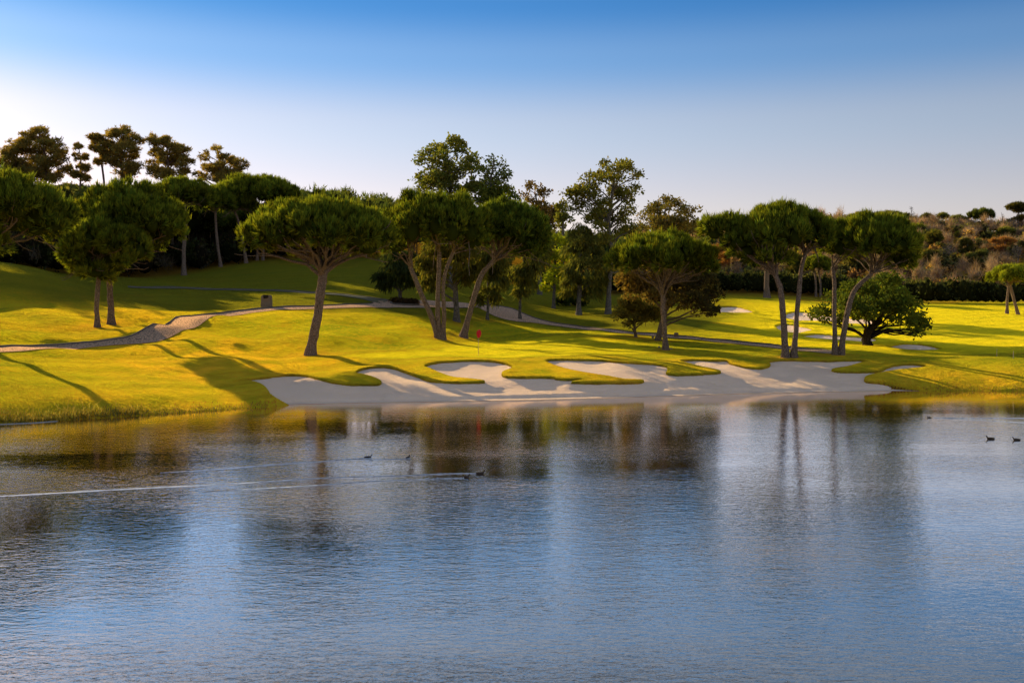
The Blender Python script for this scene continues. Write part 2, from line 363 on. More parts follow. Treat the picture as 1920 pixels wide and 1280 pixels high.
# ------------------------------------------------------------------ bunkers and ground
BUNK = {}
BUNK['shore'] = [(455,712),(490,708),(520,704),(548,702.5),(575,704),(600,710),(630,717),(660,720),(700,720.5),(713,718),(715,713),
 (700,706),(682,701),(668,698),(676,692),(690,689),(710,687),(735,689),(760,697),(785,706),(800,712),(820,715),(860,716.5),(890,716.5),(908,715),(905,712),
 (880,709),(850,706),(825,698),(810,691),(797,685.5),(820,679),(850,677),(880,675.5),(915,676),(940,679),(956,684),(960,688),(953,692),(945,694.5),(940,699),(944,704.5),(955,706.5),
 (1000,707),(1036,707),(1042,709),(1060,711.3),(1092,711),(1075,714),(1076,717),(1140,717.5),(1190,717),(1207,714),(1203,711),(1175,710),(1160,708),(1140,704),(1100,698),(1060,690),
 (1024,676.5),(1050,673.5),(1090,674),(1130,675),(1150,677),(1175,679),(1215,681),(1240,684),(1251,688),(1250,694),(1249,699),(1257,701.5),(1280,702),(1320,700.5),(1345,698.5),(1352,695.5),
 (1340,691.5),(1320,687.5),(1295,681.5),(1276,676),(1300,674),(1340,675.5),(1362,675.5),(1368,680),(1385,685),(1405,689),(1425,690),(1440,687),(1445,682),(1443,677),(1470,674.5),(1520,675.5),
 (1560,676),(1600,674.5),(1623,676),(1613,679.5),(1590,686),(1565,690),(1559,693),(1570,696),(1600,697),(1640,696),(1655,693),(1662,689),(1680,684),(1705,682),(1730,684),(1737,687),
 (1715,689.5),(1680,693),(1645,699),(1625,704),(1620,710),(1625,715),(1645,717),(1670,721),(1698,727),(1722,731.8),(1730,740),(1690,760),(1400,770),(1000,785),(572,785),(560,757),(555,752),(530,745),(507,738),(504,732),(495,722),(478,715)]
BUNK['a'] = [(1332,583),(1340,577),(1365,574.5),(1387,576),(1412,584),(1395,586),(1360,585.5)]
BUNK['b'] = [(1462,594),(1478,587),(1500,584.5),(1542,590),(1590,595),(1640,600),(1636,607),(1590,606),(1544,602),(1494,600)]
BUNK['c'] = [(1455,612),(1460,609),(1480,608),(1523,616.5),(1510,621),(1494,624),(1466,620)]
BUNK['d'] = [(1496,630),(1532,626),(1580,629),(1640,634),(1632,641),(1600,639),(1550,636)]
BUNK['e'] = [(1662,650),(1694,644),(1733,646),(1764,653.5),(1740,656),(1704,655.5)]
BW = {}
for k, p in BUNK.items():
    p = np.array(p, float)
    if k == 'shore':
        cut = [i for i, q in enumerate(p) if q[1] > 740]
        q = np.vstack([p[:cut[0]], p[cut[-1]+1:]]) if False else p
        main = smooth_line(np.vstack([p[cut[-1]+1:] if cut[-1]+1 < len(p) else p[:0], p[:cut[0]]]), 4)
        wp = gp(main[:,0], main[:,1])[:,:2]
        # the lake side of the polygon runs out under the water
        BW[k] = np.vstack([wp, [[28.5, 66.],[28., 60.],[0., 56.],[-13., 56.5],[-13.2,60.5]]])
    else:
        p = smooth_line(np.vstack([p, p[:1]]), 4)[:-1]
        BW[k] = gp(p[:,0], p[:,1])[:,:2]
def sdf(poly, X, Y):
    """signed distance, negative inside"""
    a = poly; b = np.roll(poly, -1, 0); out = np.empty(len(X))
    for i in range(0, len(X), 8000):
        p = np.stack([X[i:i+8000], Y[i:i+8000]], 1)
        e = b-a; d = p[:,None]-a[None]
        t = np.clip((d*e).sum(-1)/((e*e).sum(-1)+1e-12), 0, 1)
        dist = np.sqrt(((d-t[...,None]*e)**2).sum(-1).min(1))
        c = (a[:,1][None] > p[:,1:2]) != (b[:,1][None] > p[:,1:2])
        xi = a[:,0]+(p[:,1:2]-a[:,1])/(e[:,1]+1e-12)*e[:,0]
        ins = ((c & (p[:,:1] < xi)).sum(1) % 2) == 1
        out[i:i+8000] = np.where(ins, -dist, dist)
    return out
def bunk_sdf(X, Y, keys=None):
    out = np.full(len(X), 9.)
    for k in keys or BW:
        w_ = BW[k]; lo, hi = w_.min(0)-2.5, w_.max(0)+2.5
        s = (X>lo[0])&(X<hi[0])&(Y>lo[1])&(Y<hi[1])
        if s.any(): out[s] = np.minimum(out[s], sdf(w_, X[s], Y[s]))
    return out
def sand_drop(s, z):
    """how far the sand lies below the turf, s = signed distance"""
    return np.minimum(.12 + .18*np.clip(-s/1.5, 0, 1), np.maximum(.03, .42*z))
pxs = np.concatenate([np.arange(-1500,-200,26), np.arange(-200,430,6), np.arange(430,1770,1.9), np.arange(1770,2150,6), np.arange(2150,3500,26)])
Ys = np.concatenate([np.arange(44,60,.4), np.arange(60,80,.11), np.arange(80,110,.4), np.arange(110,170,.6), np.arange(170,260,2.), np.arange(260,420,6), np.geomspace(420,4200,22)])
GX, GY = np.meshgrid(pxs, Ys)
gz = terr(GX, GY).ravel(); gx = ((GX-960)/F*GY).ravel(); gy = GY.ravel(); gpx = GX.ravel()
s = bunk_sdf(gx, gy)
t = gy-shoreY(gpx)
gz = gz - np.where(s < 0, np.clip(-s/.10, 0, 1)*np.minimum(.75, np.maximum(.12, gz*.9)), 0)*(1)
# turf rolls up slightly towards a bunker lip
gz = gz + np.where((s > 0)&(t > 1.5), .06*np.exp(-((s-.35)/.4)**2), 0)
gpl = gp(*np.array([(640,668),(760,660),(840,651),(930,641),(1020,632),(1060,630),(1120,634),(1180,643),(1230,655),(1200,663),(1050,667),(900,670),(750,672)]).T)[:,:2]
green = 1/(1+np.exp(np.clip(sdf(gpl, gx, gy)/.25, -30, 30)))
hn = np.sin(gx*.13+1)*np.sin(gy*.17+gx*.05)
rough = np.clip(1.1*np.exp(-((gpx-360)/330)**2)*np.exp(-((gy-80)/26)**2)*(.55+.6*hn), 0, .85)
rough = np.maximum(rough, np.clip(1-t/7, 0, .7)*(np.abs(gpx-1130) > 430))
rough = np.maximum(rough, np.where(s<3, np.clip(.55-np.abs(s-.4)*.25,0,.5),0)*(gy<80))
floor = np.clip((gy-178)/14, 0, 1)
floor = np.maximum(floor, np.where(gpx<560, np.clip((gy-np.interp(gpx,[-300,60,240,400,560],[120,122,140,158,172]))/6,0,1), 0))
green *= (s>0)
litter = np.zeros(len(gx))
for tb_ in gp(*np.array([(582,665),(183,613),(209,608),(825,634),(868,632),(1248,656),(1480,670),(1570,665),(1627,647),(975,598),(914,599),(856,602),(1085,590),(1140,588),(1192,632),(1234,638)], float).T):
    d2_ = (gx-tb_[0])**2+(gy-tb_[1])**2; litter = np.maximum(litter, .75*np.exp(-d2_/2.6)*(.7+.3*np.sin(gx*5+np.sin(gy*6))))
def shade_weight(px, Y):  # weight of the shade painted over the back fairway
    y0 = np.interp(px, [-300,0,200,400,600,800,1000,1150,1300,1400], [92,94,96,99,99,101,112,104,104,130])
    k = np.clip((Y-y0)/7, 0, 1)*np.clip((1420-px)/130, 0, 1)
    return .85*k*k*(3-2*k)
fair_sun = np.clip((gpx-1330)/140,0,1)*np.clip((gy-84)/8,0,1)*np.clip((175-gy)/15,0,1)*.9  # where the right fairway is coloured brighter to look sunlit
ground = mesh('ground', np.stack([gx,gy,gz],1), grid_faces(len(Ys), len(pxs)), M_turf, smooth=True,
     attrs={'green':green,'rough':rough,'soil':np.clip(1-np.abs(s+.05)/.055,0,1)+(s<-.05),'floor':floor,'litter':litter,'deep':shade_weight(gpx,gy),'fair_sun':fair_sun})
tag(ground, 'rolling golf course turf running from lake bank to hills', 'ground', kind='structure')
for k in BW:
    lo, hi = BW[k].min(0)-.8, BW[k].max(0)+.8
    stp = .16 if k == 'shore' else .4
    ax = np.arange(lo[0], hi[0], stp); ay = np.arange(lo[1], hi[1], stp)
    AX, AY = np.meshgrid(ax, ay); fx, fy = AX.ravel(), AY.ravel()
    sd_ = sdf(BW[k], fx, fy); z = terrXY(fx, fy)
    z2 = z - sand_drop(sd_, z) + .012*np.sin(fx*3.1+np.sin(fy*2))*np.sin(fy*4.3)
    if k == 'shore':
        tt = fy - shoreY(960+F*fx/fy)
        z2 = np.where(tt < 1.2, np.minimum(z2, .035*tt+.01), z2)
        z2 = np.where(tt < 0, .12*tt, z2)
    fc = grid_faces(len(ay), len(ax)); keep = (sd_[fc] < .45).any(1)
    used = np.unique(fc[keep]); remap = np.full(len(fx), -1); remap[used] = np.arange(len(used))
    o = mesh('sand_bunker', np.stack([fx,fy,z2],1)[used], remap[fc[keep]], M_sand, smooth=True)
    tag(o, {'shore':'broad pale sand beach bunker with scalloped turf fingers along lakeshore','a':'pale sand bunker farthest up the right fairway',
            'b':'long pale sand bunker behind the paired pine trunks','c':'small rounded sand bunker left of the right pine trunks',
            'd':'thin sand bunker strip beside the dark crooked oak trunk','e':'isolated small sand bunker right of the crooked oak'}[k], 'bunker', kind='structure')
# lake
wx = np.array([-900,-300,-100,0,100,300,900.]); wy = np.array([-120,0,30,50,80.])
AX, AY = np.meshgrid(wx, wy)
tag(mesh('lake_water', np.stack([AX.ravel(),AY.ravel(),0*AX.ravel()],1), grid_faces(5,7), M_water), 'dark rippled lake water in the foreground', 'water', kind='structure')

# paths: a strip between two traced edges
PATHS = []
def strip(name, far, near, label, mat=M_cob, lift=.04, kerb=True, n=5):
    far = smooth_line(far, n); near = smooth_line(near, n)
    m = max(len(far), len(near)); ti = np.linspace(0,1,m)
    def rs(a):
        l = np.concatenate([[0], np.cumsum(np.linalg.norm(np.diff(a,axis=0),axis=1))]); l /= l[-1]
        return np.stack([np.interp(ti,l,a[:,0]), np.interp(ti,l,a[:,1])],1)
    A = gp(*rs(far).T)[:,:2]; B = gp(*rs(near).T)[:,:2]
    for q in (A, B):                                # iron out jitter from grazing rays
        for _ in range(12): q[1:-1] = .25*q[:-2]+.5*q[1:-1]+.25*q[2:]
    PATHS.append(np.vstack([A, B[::-1]]))
    c = np.linspace(0,1,9)
    XY = A[:,None]*(1-c)[None,:,None]+B[:,None]*c[None,:,None]
    X, Y = XY[...,0].ravel(), XY[...,1].ravel()
    o = mesh(name, np.stack([X,Y,terrXY(X,Y)+lift],1), grid_faces(m,9), mat, smooth=True)
    tag(o, label, 'path', kind='structure')
    if kerb:
        z = terrXY(A[:,0],A[:,1])
        d = norm(A-B)*.16
        V = np.concatenate([np.column_stack([A,z-.1]),np.column_stack([A,z+.15]),np.column_stack([A+d,z+.16]),np.column_stack([A+d,z-.1])])
        i = np.arange(m-1); fs = [np.stack([i+a*m,i+1+a*m,i+1+b*m,i+b*m],1) for a,b in ((0,1),(1,2),(2,3))]
        k = mesh('path_kerb', V, np.concatenate(fs), M_kerb)
        tag(k, 'dark raised kerb along far edge of '+label[:60].split(' ',1)[1], 'kerb', kind='structure')
    return o
strip('cart_path', [(-140,664),(0,651),(60,650),(130,645),(200,640),(250,632),(290,618),(310,605),(325,597),(345,592),(390,590),(430,585),(500,578.5),(560,575),(640,573),(700,569)],
      [(-140,676),(0,661),(60,658),(130,653),(200,648),(240,645),(315,640),(342,624),(362,609),(390,600),(430,592),(500,583.5),(560,580),(640,578),(720,577)],
      'the winding cobbled cart path from lower left')
strip('cart_path', [(700,567),(735,563),(780,563),(840,566),(905,571)], [(700,577.5),(735,577.5),(780,577.5),(840,577),(905,577)], 'the level cobbled junction around the planting bed', kerb=False, lift=.06)
strip('cart_path', [(240,538),(330,539),(420,542),(520,545),(620,550.5),(680,556),(730,564)], [(240,540),(330,541.5),(420,544),(520,547),(620,553),(680,560),(715,570)], 'the narrow upper path crossing the shaded fairway', mat=plain('worn path', (.15,.115,.045), (.10,.09,.03), 1.), lift=.06)
strip('cart_path', [(897,573),(930,573),(950,574),(964,578),(973,586),(985,592),(1006,599),(1042,606),(1081,612),(1120,616.5),(1185,624),(1303,633),(1360,640),(1429,645.5),(1506,654),(1580,661.5)],
      [(897,577),(908,580),(917,586),(922,593),(932,600),(950,601),(1000,605),(1042,610.5),(1081,616),(1120,620),(1185,627),(1303,637),(1360,644),(1429,650),(1506,659),(1580,666)],
      'the curving brick path behind the putting green', lift=.05)

# ------------------------------------------------------------------ foliage
ICO_V = ICO_F = None
def ico():
    global ICO_V, ICO_F
    if ICO_V is None:
        import bmesh
        bm = bmesh.new(); bmesh.ops.create_icosphere(bm, subdivisions=2, radius=1)
        ICO_V = np.array([v.co[:] for v in bm.verts]); ICO_F = np.array([[v.index for v in f.verts] for f in bm.faces]); bm.free()
    return ICO_V, ICO_F
def rdir(rng, n): return norm(rng.normal(size=(n,3)))
def shell_points(rng, C, Rr, n, sub=.36, nsub=16, low=-.25, cull=.72):
    """points on small lobes that cover the surface of a set of ellipsoids"""
    nc = len(C); vol = (Rr[:,0]*Rr[:,2]); pick = rng.choice(nc, n*2, p=vol/vol.sum())
    D = rdir(rng, nc*nsub).reshape(nc,nsub,3)
    D[...,2] = np.where(D[...,2] < low, -D[...,2]*.6, D[...,2])
    j = rng.integers(0, nsub, len(pick)); d = D[pick,j]
    cen = C[pick]+d*Rr[pick]*.78
    e = rdir(rng, len(pick)); rs = sub*(.7+.6*((pick*7+j*13)%10)/10.)
    p = cen+e*Rr[pick]*rs[:,None]
    out = norm(.55*e+.6*d)
    ok = np.ones(len(pick), bool)
    for k in range(nc):
        q = ((p-C[k])/Rr[k]); ok &= ~(((q*q).sum(1) < cull**2))
    ok &= (np.arange(len(ok)) >= 0)
    idx = np.flatnonzero(ok)[:n]
    lob = ((pick*31+j*17)%23)/23.
    return p[idx], out[idx], lob[idx]
def tufts(rng, p, D, L, w_, K, spread):
    n = len(p)
    d = norm(D[:,None]+spread*rng.normal(size=(n,K,3)))
    side = norm(np.cross(d, rng.normal(size=(n,K,3))))*w_*.5
    b = p[:,None]+rng.normal(size=(n,K,3))*L*.12
    ln = L*rng.uniform(.65,1.25,(n,K,1))
    V = np.stack([b-side, b+side, b+d*ln], 2).reshape(-1,3)
    return V, np.arange(n*K*3).reshape(-1,3), np.repeat(np.arange(n), K*3)
def tips(c, lo=.55, hi=1.75):
    c = c.reshape(-1,3,3).copy(); c[:,:2] *= lo; c[:,2] *= hi*np.array([1.12,1.,.8]); return c.reshape(-1,3)
def leaves(rng, p, D, L, w_, spread):
    n = len(p); d = norm(D+spread*rng.normal(size=(n,3)))
    s_ = norm(np.cross(d, rng.normal(size=(n,3))))*w_*.5*rng.uniform(.7,1.3,(n,1)); ln = L*rng.uniform(.6,1.3,(n,1))
    V = np.stack([p, p+d*ln*.5+s_, p+d*ln, p+d*ln*.5-s_], 1).reshape(-1,3)
    return V, np.arange(n*4).reshape(-1,4), np.repeat(np.arange(n),4)
def shade(rng, col, lob, idx, amp=.35, warm=.25):
    c = np.array(col)[None]*(1+amp*(lob[:,None]-.5)*2*.6+rng.normal(0,amp*.35,(len(lob),1)))
    c = c*(1+np.array([[warm,0.06,-warm*.5]])*rng.normal(0,.6,(len(lob),1)))
    return np.clip(c, .006, .5)[idx]
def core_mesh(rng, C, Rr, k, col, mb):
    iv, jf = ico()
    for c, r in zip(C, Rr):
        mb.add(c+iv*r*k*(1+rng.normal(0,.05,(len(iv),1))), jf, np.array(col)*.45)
def limb(p0, p1, d0, r0, r1, n=7, rng=None):
    L = np.linalg.norm(p1-p0); t = np.linspace(0,1,n)[:,None]
    c1 = p0+norm(d0)*L*.35; c2 = p1-np.array([0,0,1])*L*.12
    q = (1-t)**3*p0+3*(1-t)**2*t*c1+3*(1-t)*t*t*c2+t**3*p1
    if rng is not None: q[1:-1] += rng.normal(0, .018*L, (n-2,3))
    return q, r0+(r1-r0)*t[:,0]**.8

def px_path(tr, Y, rng, dY=None):
    """trunk outline in photo pixels at depth Y -> 3D path and radii, resampled"""
    tr = np.array(tr, float); s_ = Y/F
    pts = np.array([P(a,b,Y) for a,b,_ in tr]); rad = tr[:,2]*s_*.88
    if dY is not None: pts[:,1] += np.linspace(0, dY, len(pts)); 
    sm = smooth_line(np.column_stack([pts, rad]), 5)
    q = sm[:,:3].copy(); q[1:,:2] += np.cumsum(rng.normal(0,.012,(len(q)-1,2)),0)
    r = sm[:,3].copy(); r[0] *= 1.6; r[1] *= 1.2; r[2] *= 1.06
    q[0,2] -= .25
    return q, r
GREEN = (.072,.092,.014)
def stone_pine(label, trunks, crown, extra=(), col=GREEN, n=5200, dense=1.3, seed=1, Y=None, name='stone_pine', group='stone pines around the green', core=.52, Lt=.48, dY=0, bark=None, ncl=30, ymin=0., depth=.9):
    rng = np.random.default_rng(seed)
    if Y is None: Y = float(gp(trunks[0][0][0], trunks[0][0][1], ymin)[0,1])
    s_ = Y/F; root = empty(name, gp(trunks[0][0][0], trunks[0][0][1], ymin)[0] if Y is None else P(trunks[0][0][0],trunks[0][0][1],Y), label, 'pine tree', group)
    rl = np.array(root.location)
    xl,xr,yt,yb = crown; a = (xr-xl)/2*s_; hh = (yb-yt)*s_; cc = P((xl+xr)/2, yb, Y+dY)
    C=[]; Rr=[]
    for i in range(ncl):
        rho = math.sqrt((i+.5)/ncl)*.84; th = i*2.39996+seed
        top = hh*max(.30, (1-(rho*.98)**2.4)**.5)*rng.uniform(.9,1.05)
        rv = min(hh*.34, top*.5)*rng.uniform(.85,1.1); rh = a*rng.uniform(.2,.27)
        C.append(cc+np.array([a*rho*math.cos(th), a*depth*rho*math.sin(th), top-rv-.12*Lt])); Rr.append((rh,rh,rv))
    for e in extra:
        px,py,rx,ry = e[:4]; dd = e[4] if len(e)>4 else rng.uniform(-.25,.15)*a
        C.append(P(px,py,Y+dY+dd)); Rr.append((rx*s_, rx*s_, ry*s_))
    C=np.array(C); Rr=np.array(Rr)
    p,o,lob = shell_points(rng, C, Rr, int(n*dense))
    D = norm(o*.55+np.array([0,0,1.]))
    D = np.where((o[:,2:3] < -.2), norm(o+np.array([0,0,.2])), D)
    V,Fc,idx = tufts(rng, p, D, Lt, Lt*.20, 6, .26)
    mb = MB(); mb.add(V, Fc, tips(shade(rng, col, lob, idx, .6))); top = np.flatnonzero(o[:,2] > .25); top = top[rng.random(len(top)) < .09]
    V,Fc,idx = tufts(rng, p[top]+o[top]*Lt*.3, norm(o[top]*.35+np.array([0,0,1.])), Lt*1.25, Lt*.17, 3, .13)
    mb.add(V, Fc, tips(shade(rng, col, lob[top], idx, .5), .8, 1.9))
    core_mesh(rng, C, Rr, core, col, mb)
    V2 = np.concatenate(mb.V)
    mesh('crown', V2, np.concatenate(mb.F), M_pine, root, tint=np.concatenate(mb.T), loc=rl)
    ends=[]
    for k, tr in enumerate(trunks):
        q, r = px_path(tr, Y, rng, dY if len(tr)>2 else None)
        tb = MB(); V,Fq = tube(q, r, 10, rng); tb.add(V,Fq); ends.append((q[-1], q[-1]-q[-4], r[-1], tb))
    order = rng.permutation(len(C))[:max(12, len(C)*3//4)]
    for k in order:
        tgt = C[k]-np.array([0,0,Rr[k][2]*.45])
        e = min(ends, key=lambda e: np.linalg.norm((e[0]-tgt)[:2]))
        j = e[0]
        q, r = limb(j-norm(e[1])*rng.uniform(0,.5), tgt, e[1]+norm(tgt-j)*.9*np.linalg.norm(e[1]), e[2]*rng.uniform(.38,.62), .035, 8, rng)
        V,Fq = tube(q,r,6,rng); e[3].add(V,Fq)
        for _ in range(2):
            m = q[rng.integers(3,6)]; t2 = tgt+rng.normal(0,1,3)*Rr[k]*.7
            q2,r2 = limb(m, t2, t2-m, .05, .02, 5, rng); V,Fq = tube(q2,r2,5,rng); e[3].add(V,Fq)
    for e in ends: e[3].build('trunk', bark or M_bark, root, smooth=True, loc=rl)
    return root
def leaf_tree(label, trunk, clumps, col, n=2500, seed=1, Y=None, name='broadleaf_tree', cat='tree', group=None, style='leaf', L=.34, w_=.2, core=0, Z0=None, spreadY=.8, bark=None, limbs=True, split=0, col2=None, nsub=12, trad=None, inside=.55, ymin=0.):
    """a tree whose crown is the given list of clumps (photo px, px, rx, ry), spread in depth"""
    rng = np.random.default_rng(seed)
    if Y is None: Y = float(gp(trunk[0][0], trunk[0][1], ymin)[0,1])
    s_ = Y/F; b = P(trunk[0][0], trunk[0][1], Y); 
    if Z0 is not None: b[2] = Z0
    root = empty(name, b, label, cat, group); rl = np.array(root.location)
    cl = np.array([c[:4] for c in clumps], float)
    if split:
        r2 = np.random.default_rng(seed+500); new = []
        for px,py,rx,ry in cl:
            for _ in range(split):
                a_ = r2.uniform(0,6.28); q_ = math.sqrt(r2.random()); k_ = r2.uniform(.26,.5) if style == 'needle' else r2.uniform(.30,.62)
                new.append((px+rx*q_*.95*math.cos(a_), py+ry*q_*1.05*math.sin(a_), rx*k_, max(ry,rx*.8)*k_*r2.uniform(.7,1.)))
        for _ in range(int(len(cl)*.9)):
            i_, j_ = r2.integers(0, len(cl), 2); f_ = r2.random(); m_ = cl[i_]*(1-f_)+cl[j_]*f_
            if np.hypot(cl[i_][0]-cl[j_][0], cl[i_][1]-cl[j_][1]) < 2.6*(cl[i_][2]+cl[j_][2])*.5: new.append((m_[0], m_[1], m_[2]*.5, m_[2]*.4))
        cl = np.array(new)
    wd = (cl[:,0].max()-cl[:,0].min())*s_*.5+cl[:,2].mean()*s_*.5
    cx = trunk[-1][0]
    C=[];Rr=[]
    for px,py,rx,ry in cl:
        f = math.sqrt(max(.05, 1-min(1,abs(px-cx)*s_/(wd+.01))**2))
        C.append(P(px,py,Y+rng.uniform(-1,1)*wd*f*spreadY)); Rr.append((rx*s_,rx*s_,ry*s_))
    C=np.array(C);Rr=np.array(Rr)
    p,o,lob = shell_points(rng, C, Rr, n, nsub=nsub, sub=.42, low=-.6, cull=inside)
    if split: p = p + rng.normal(0, .34, p.shape)*Rr.mean(0)
    mb = MB()
    if style == 'hang':
        D = norm(o*.45+np.array([0,0,-.9])); V,Fc,idx = leaves(rng, p, D, L, w_, .3)
    elif style == 'needle':
        D = norm(o+np.array([0,0,.5])); V,Fc,idx = tufts(rng, p, D, L, w_, 5, .5)
    else:
        V,Fc,idx = leaves(rng, p, norm(o+np.array([0,0,.1])), L, w_, .8)
    c = shade(rng, col, lob, idx)
    if col2 is not None:
        k = np.clip(((p[:,0]-C[:,0].min())/(np.ptp(C[:,0])+.01)), 0, 1)[idx][:,None]; c2 = shade(rng, col2, lob, idx); c = c*(1-k)+c2*k
    mb.add(V,Fc,c)
    cb = None
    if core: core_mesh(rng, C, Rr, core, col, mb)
    mb.build('crown', M_mar if style=='needle' else M_leaf, root, loc=rl)
    q, r = px_path(trunk, Y, rng); 
    if Z0 is not None: q[0,2] = Z0-.3
    tb = MB(); V,Fq = tube(q,r,9,rng); tb.add(V,Fq)
    if limbs:
        for c_, r_ in (list(zip(C,Rr))[::(2 if split else 1)]):
            d = np.linalg.norm(q[:,:2]-c_[:2],axis=1)*.6 + np.abs(q[:,2]-(c_[2]-np.linalg.norm(c_[:2]-q[:,:2].mean(0))*.7))
            d[:max(2,len(q)//4)] += 50
            k = int(np.argmin(d)); st = q[k]
            qq, rr = limb(st, c_, norm(q[min(k+1,len(q)-1)]-q[k-1])+norm(c_-st), min(r[k]*.6,.16), .025, 7, rng)
            V,Fq = tube(qq,rr,5,rng); tb.add(V,Fq)
            for _ in range(2):
                t2 = c_+rng.normal(0,.7,3)*r_; m = qq[rng.integers(3,6)]
                q2,r2 = limb(m,t2,t2-m,.035,.012,4,rng); V,Fq = tube(q2,r2,4,rng); tb.add(V,Fq)
    tb.build('trunk', bark or M_grey, root, smooth=True, loc=rl)
    return root

# ---- hero stone pines
stone_pine('broad dark stone pine cut off by the left frame edge', [[(-70,640,10),(-64,580,9),(-52,520,9),(-40,480,8)]], (-170,136,325,452), [(-18,458,34,30,-1.5),(70,432,30,18),(100,425,26,18)], seed=3, n=6800)
stone_pine('stone pine with low ragged rounded crown on slimmer left of twin trunks', [[(183,613,5.6),(181,575,5),(184,530,4.6),(187,480,4.2)]], (120,280,405,500),
    [(125,448,32,20),(155,482,34,30),(215,492,48,34),(178,512,28,16),(238,465,40,32),(150,503,22,18),(195,520,25,12),(118,440,22,14)], seed=4, n=6800, ncl=16)
stone_pine('taller stone pine with wide flat crown on right of twin trunks by cart path', [[(209,608,6.8),(207,565,6.2),(205,525,5.6),(212,465,5)]], (138,348,345,462), [(310,440,32,22),(290,462,22,14)], seed=5, n=6200)
stone_pine('leaning single-trunk stone pine standing alone by the bunkers', [[(582,665,10.5),(590,620,9.8),(599,575,9.3),(603,540,9.8),(607,508,9)]], (458,742,377,478), [(690,468,30,16),(715,450,24,20),(490,440,28,18)], seed=6, n=7600, ncl=34)
stone_pine('triple-trunk stone pine behind the red flag', [[(822,634,6.3),(808,590,5.6),(793,555,5.2),(780,525,5),(770,500,4.6)],[(825,635,6),(821,580,5.2),(823,520,5),(824,472,4.6)],[(830,633,6),(833,590,4.6),(832,540,4.2),(838,505,4),(852,470,3.6)]],
    (716,926,357,472), [(745,462,30,20),(885,455,34,20)], seed=7, n=6800)
stone_pine('stone pine with a single trunk leaning right beside triple-trunk pine', [[(868,632,7.4),(880,590,6.6),(893,545,6),(906,512,5.4),(930,484,4.8)]], (872,1030,374,478), [(985,465,36,26),(1000,430,26,30)], seed=8, n=6000, dY=1.0, col=(.058,.082,.015))
stone_pine('small flat-topped stone pine with slim trunk before a dark brown tree', [[(1248,656,6),(1246,610,5.4),(1243,575,5.4),(1243,548,5)]], (1146,1345,440,516), [(1315,505,28,16)], seed=9, n=5600)
stone_pine('tall twin-trunk stone pine with lopsided crown above bunkers', [[(1473,670,7.4),(1470,620,6.6),(1466,575,6.6),(1462,540,6),(1452,515,5)],[(1488,670,6.8),(1492,620,5.2),(1497,560,5),(1502,505,4.6),(1512,470,4)]],
    (1378,1562,385,478), [(1342,436,28,24),(1368,426,30,20),(1385,455,30,18),(1335,425,20,16),(1440,482,46,16),(1400,470,30,18)], seed=10, n=7200)
stone_pine('twin-trunk stone pine with crown sweeping down to the right', [[(1566,665,5.2),(1565,600,4.7),(1566,545,4.5),(1563,500,4)],[(1576,665,6.4),(1585,612,6),(1594,568,5.8),(1606,540,5),(1636,512,3.8)]],
    (1546,1722,403,490), [(1700,470,26,30),(1690,490,24,18),(1560,440,24,24)], seed=11, n=6600)
stone_pine('small bright stone pine on crossed thin trunks at far right', [[(1888,588,3),(1889,560,2.8),(1892,533,2.5)],[(1911,595,3.6),(1901,562,3.2),(1893,530,3)]], (1856,1936,497,532), seed=12, n=2600, col=(.11,.14,.02), ncl=20)
stone_pine('tiny far stone pine seen between the two twin-trunk pines', [[(1530,556,2.4),(1529,530,2.1),(1528,508,2)],[(1538,556,2.2),(1538,530,2),(1534,508,1.8)]], (1506,1562,478,512), seed=13, n=1800, ncl=16, ymin=120)
stone_pine('stout pale trunked stone pine half hidden behind lopsided pine', [[(1438,558,6),(1437,530,5.5),(1438,505,5)]], (1395,1490,452,506), seed=14, n=2600, ncl=18, col=(.035,.055,.014), ymin=120)

# ---- crooked oak and middle-ground trees
OAK=(.066,.082,.016)
leaf_tree('dark crooked broadleaf oak with forked trunk beside right pines', [(1627,647,9.5),(1624,634,9),(1630,620,8),(1640,608,6)],
    [(1560,570,32,22),(1540,585,17,16),(1600,556,36,22),(1640,542,42,22),(1680,548,38,22),(1708,572,28,22),(1724,598,17,18),(1695,595,28,18),(1650,575,38,18),(1590,585,32,16),(1712,618,14,13),(1562,600,18,12),(1670,575,30,18),(1620,580,30,14),(1738,605,7,10)],
    OAK, n=9000, seed=21, L=.34, w_=.22, core=.3, split=3, name='oak_tree', cat='oak tree', bark=bark_material('dark bark',(.06,.045,.035),(.03,.022,.018),4.), ymin=85)
CAS=(.085,.085,.022)
leaf_tree('dark drooping tree standing in the round planting bed', [(752,567,3.8),(750,545,3.6),(749,505,2.6),(750,475,2)], [(750,480,30,16),(735,502,30,16),(770,508,28,16),(716,518,17,13),(750,524,28,12),(785,525,14,14),(728,530,16,10)], (.035,.045,.016), n=3600, seed=22, style='hang', L=.9, w_=.16, core=.55, name='weeping_tree')
leaf_tree('olive tree with thick pale trunk just behind triple-trunk pine', [(856,602,6.2),(855,560,5.6),(853,505,5),(852,470,4)], [(830,475,38,24),(800,500,24,24),(862,480,38,26),(885,505,22,22),(800,530,14,18),(820,520,20,18),(870,520,20,18),(845,455,40,22)], (.085,.08,.02), n=5200, seed=23, style='hang', L=.7, w_=.16, core=.4)
leaf_tree('drooping casuarina with slim trunk at left of brick path', [(914,599,3),(914,570,2.8),(915,520,2.4),(915,480,2)], [(915,478,34,24),(900,508,25,20),(926,522,24,20),(912,545,18,14),(937,500,20,20),(896,558,9,14),(930,560,9,12)], CAS, n=4200, seed=24, style='hang', L=.8, w_=.14, core=.35, name='casuarina_tree')
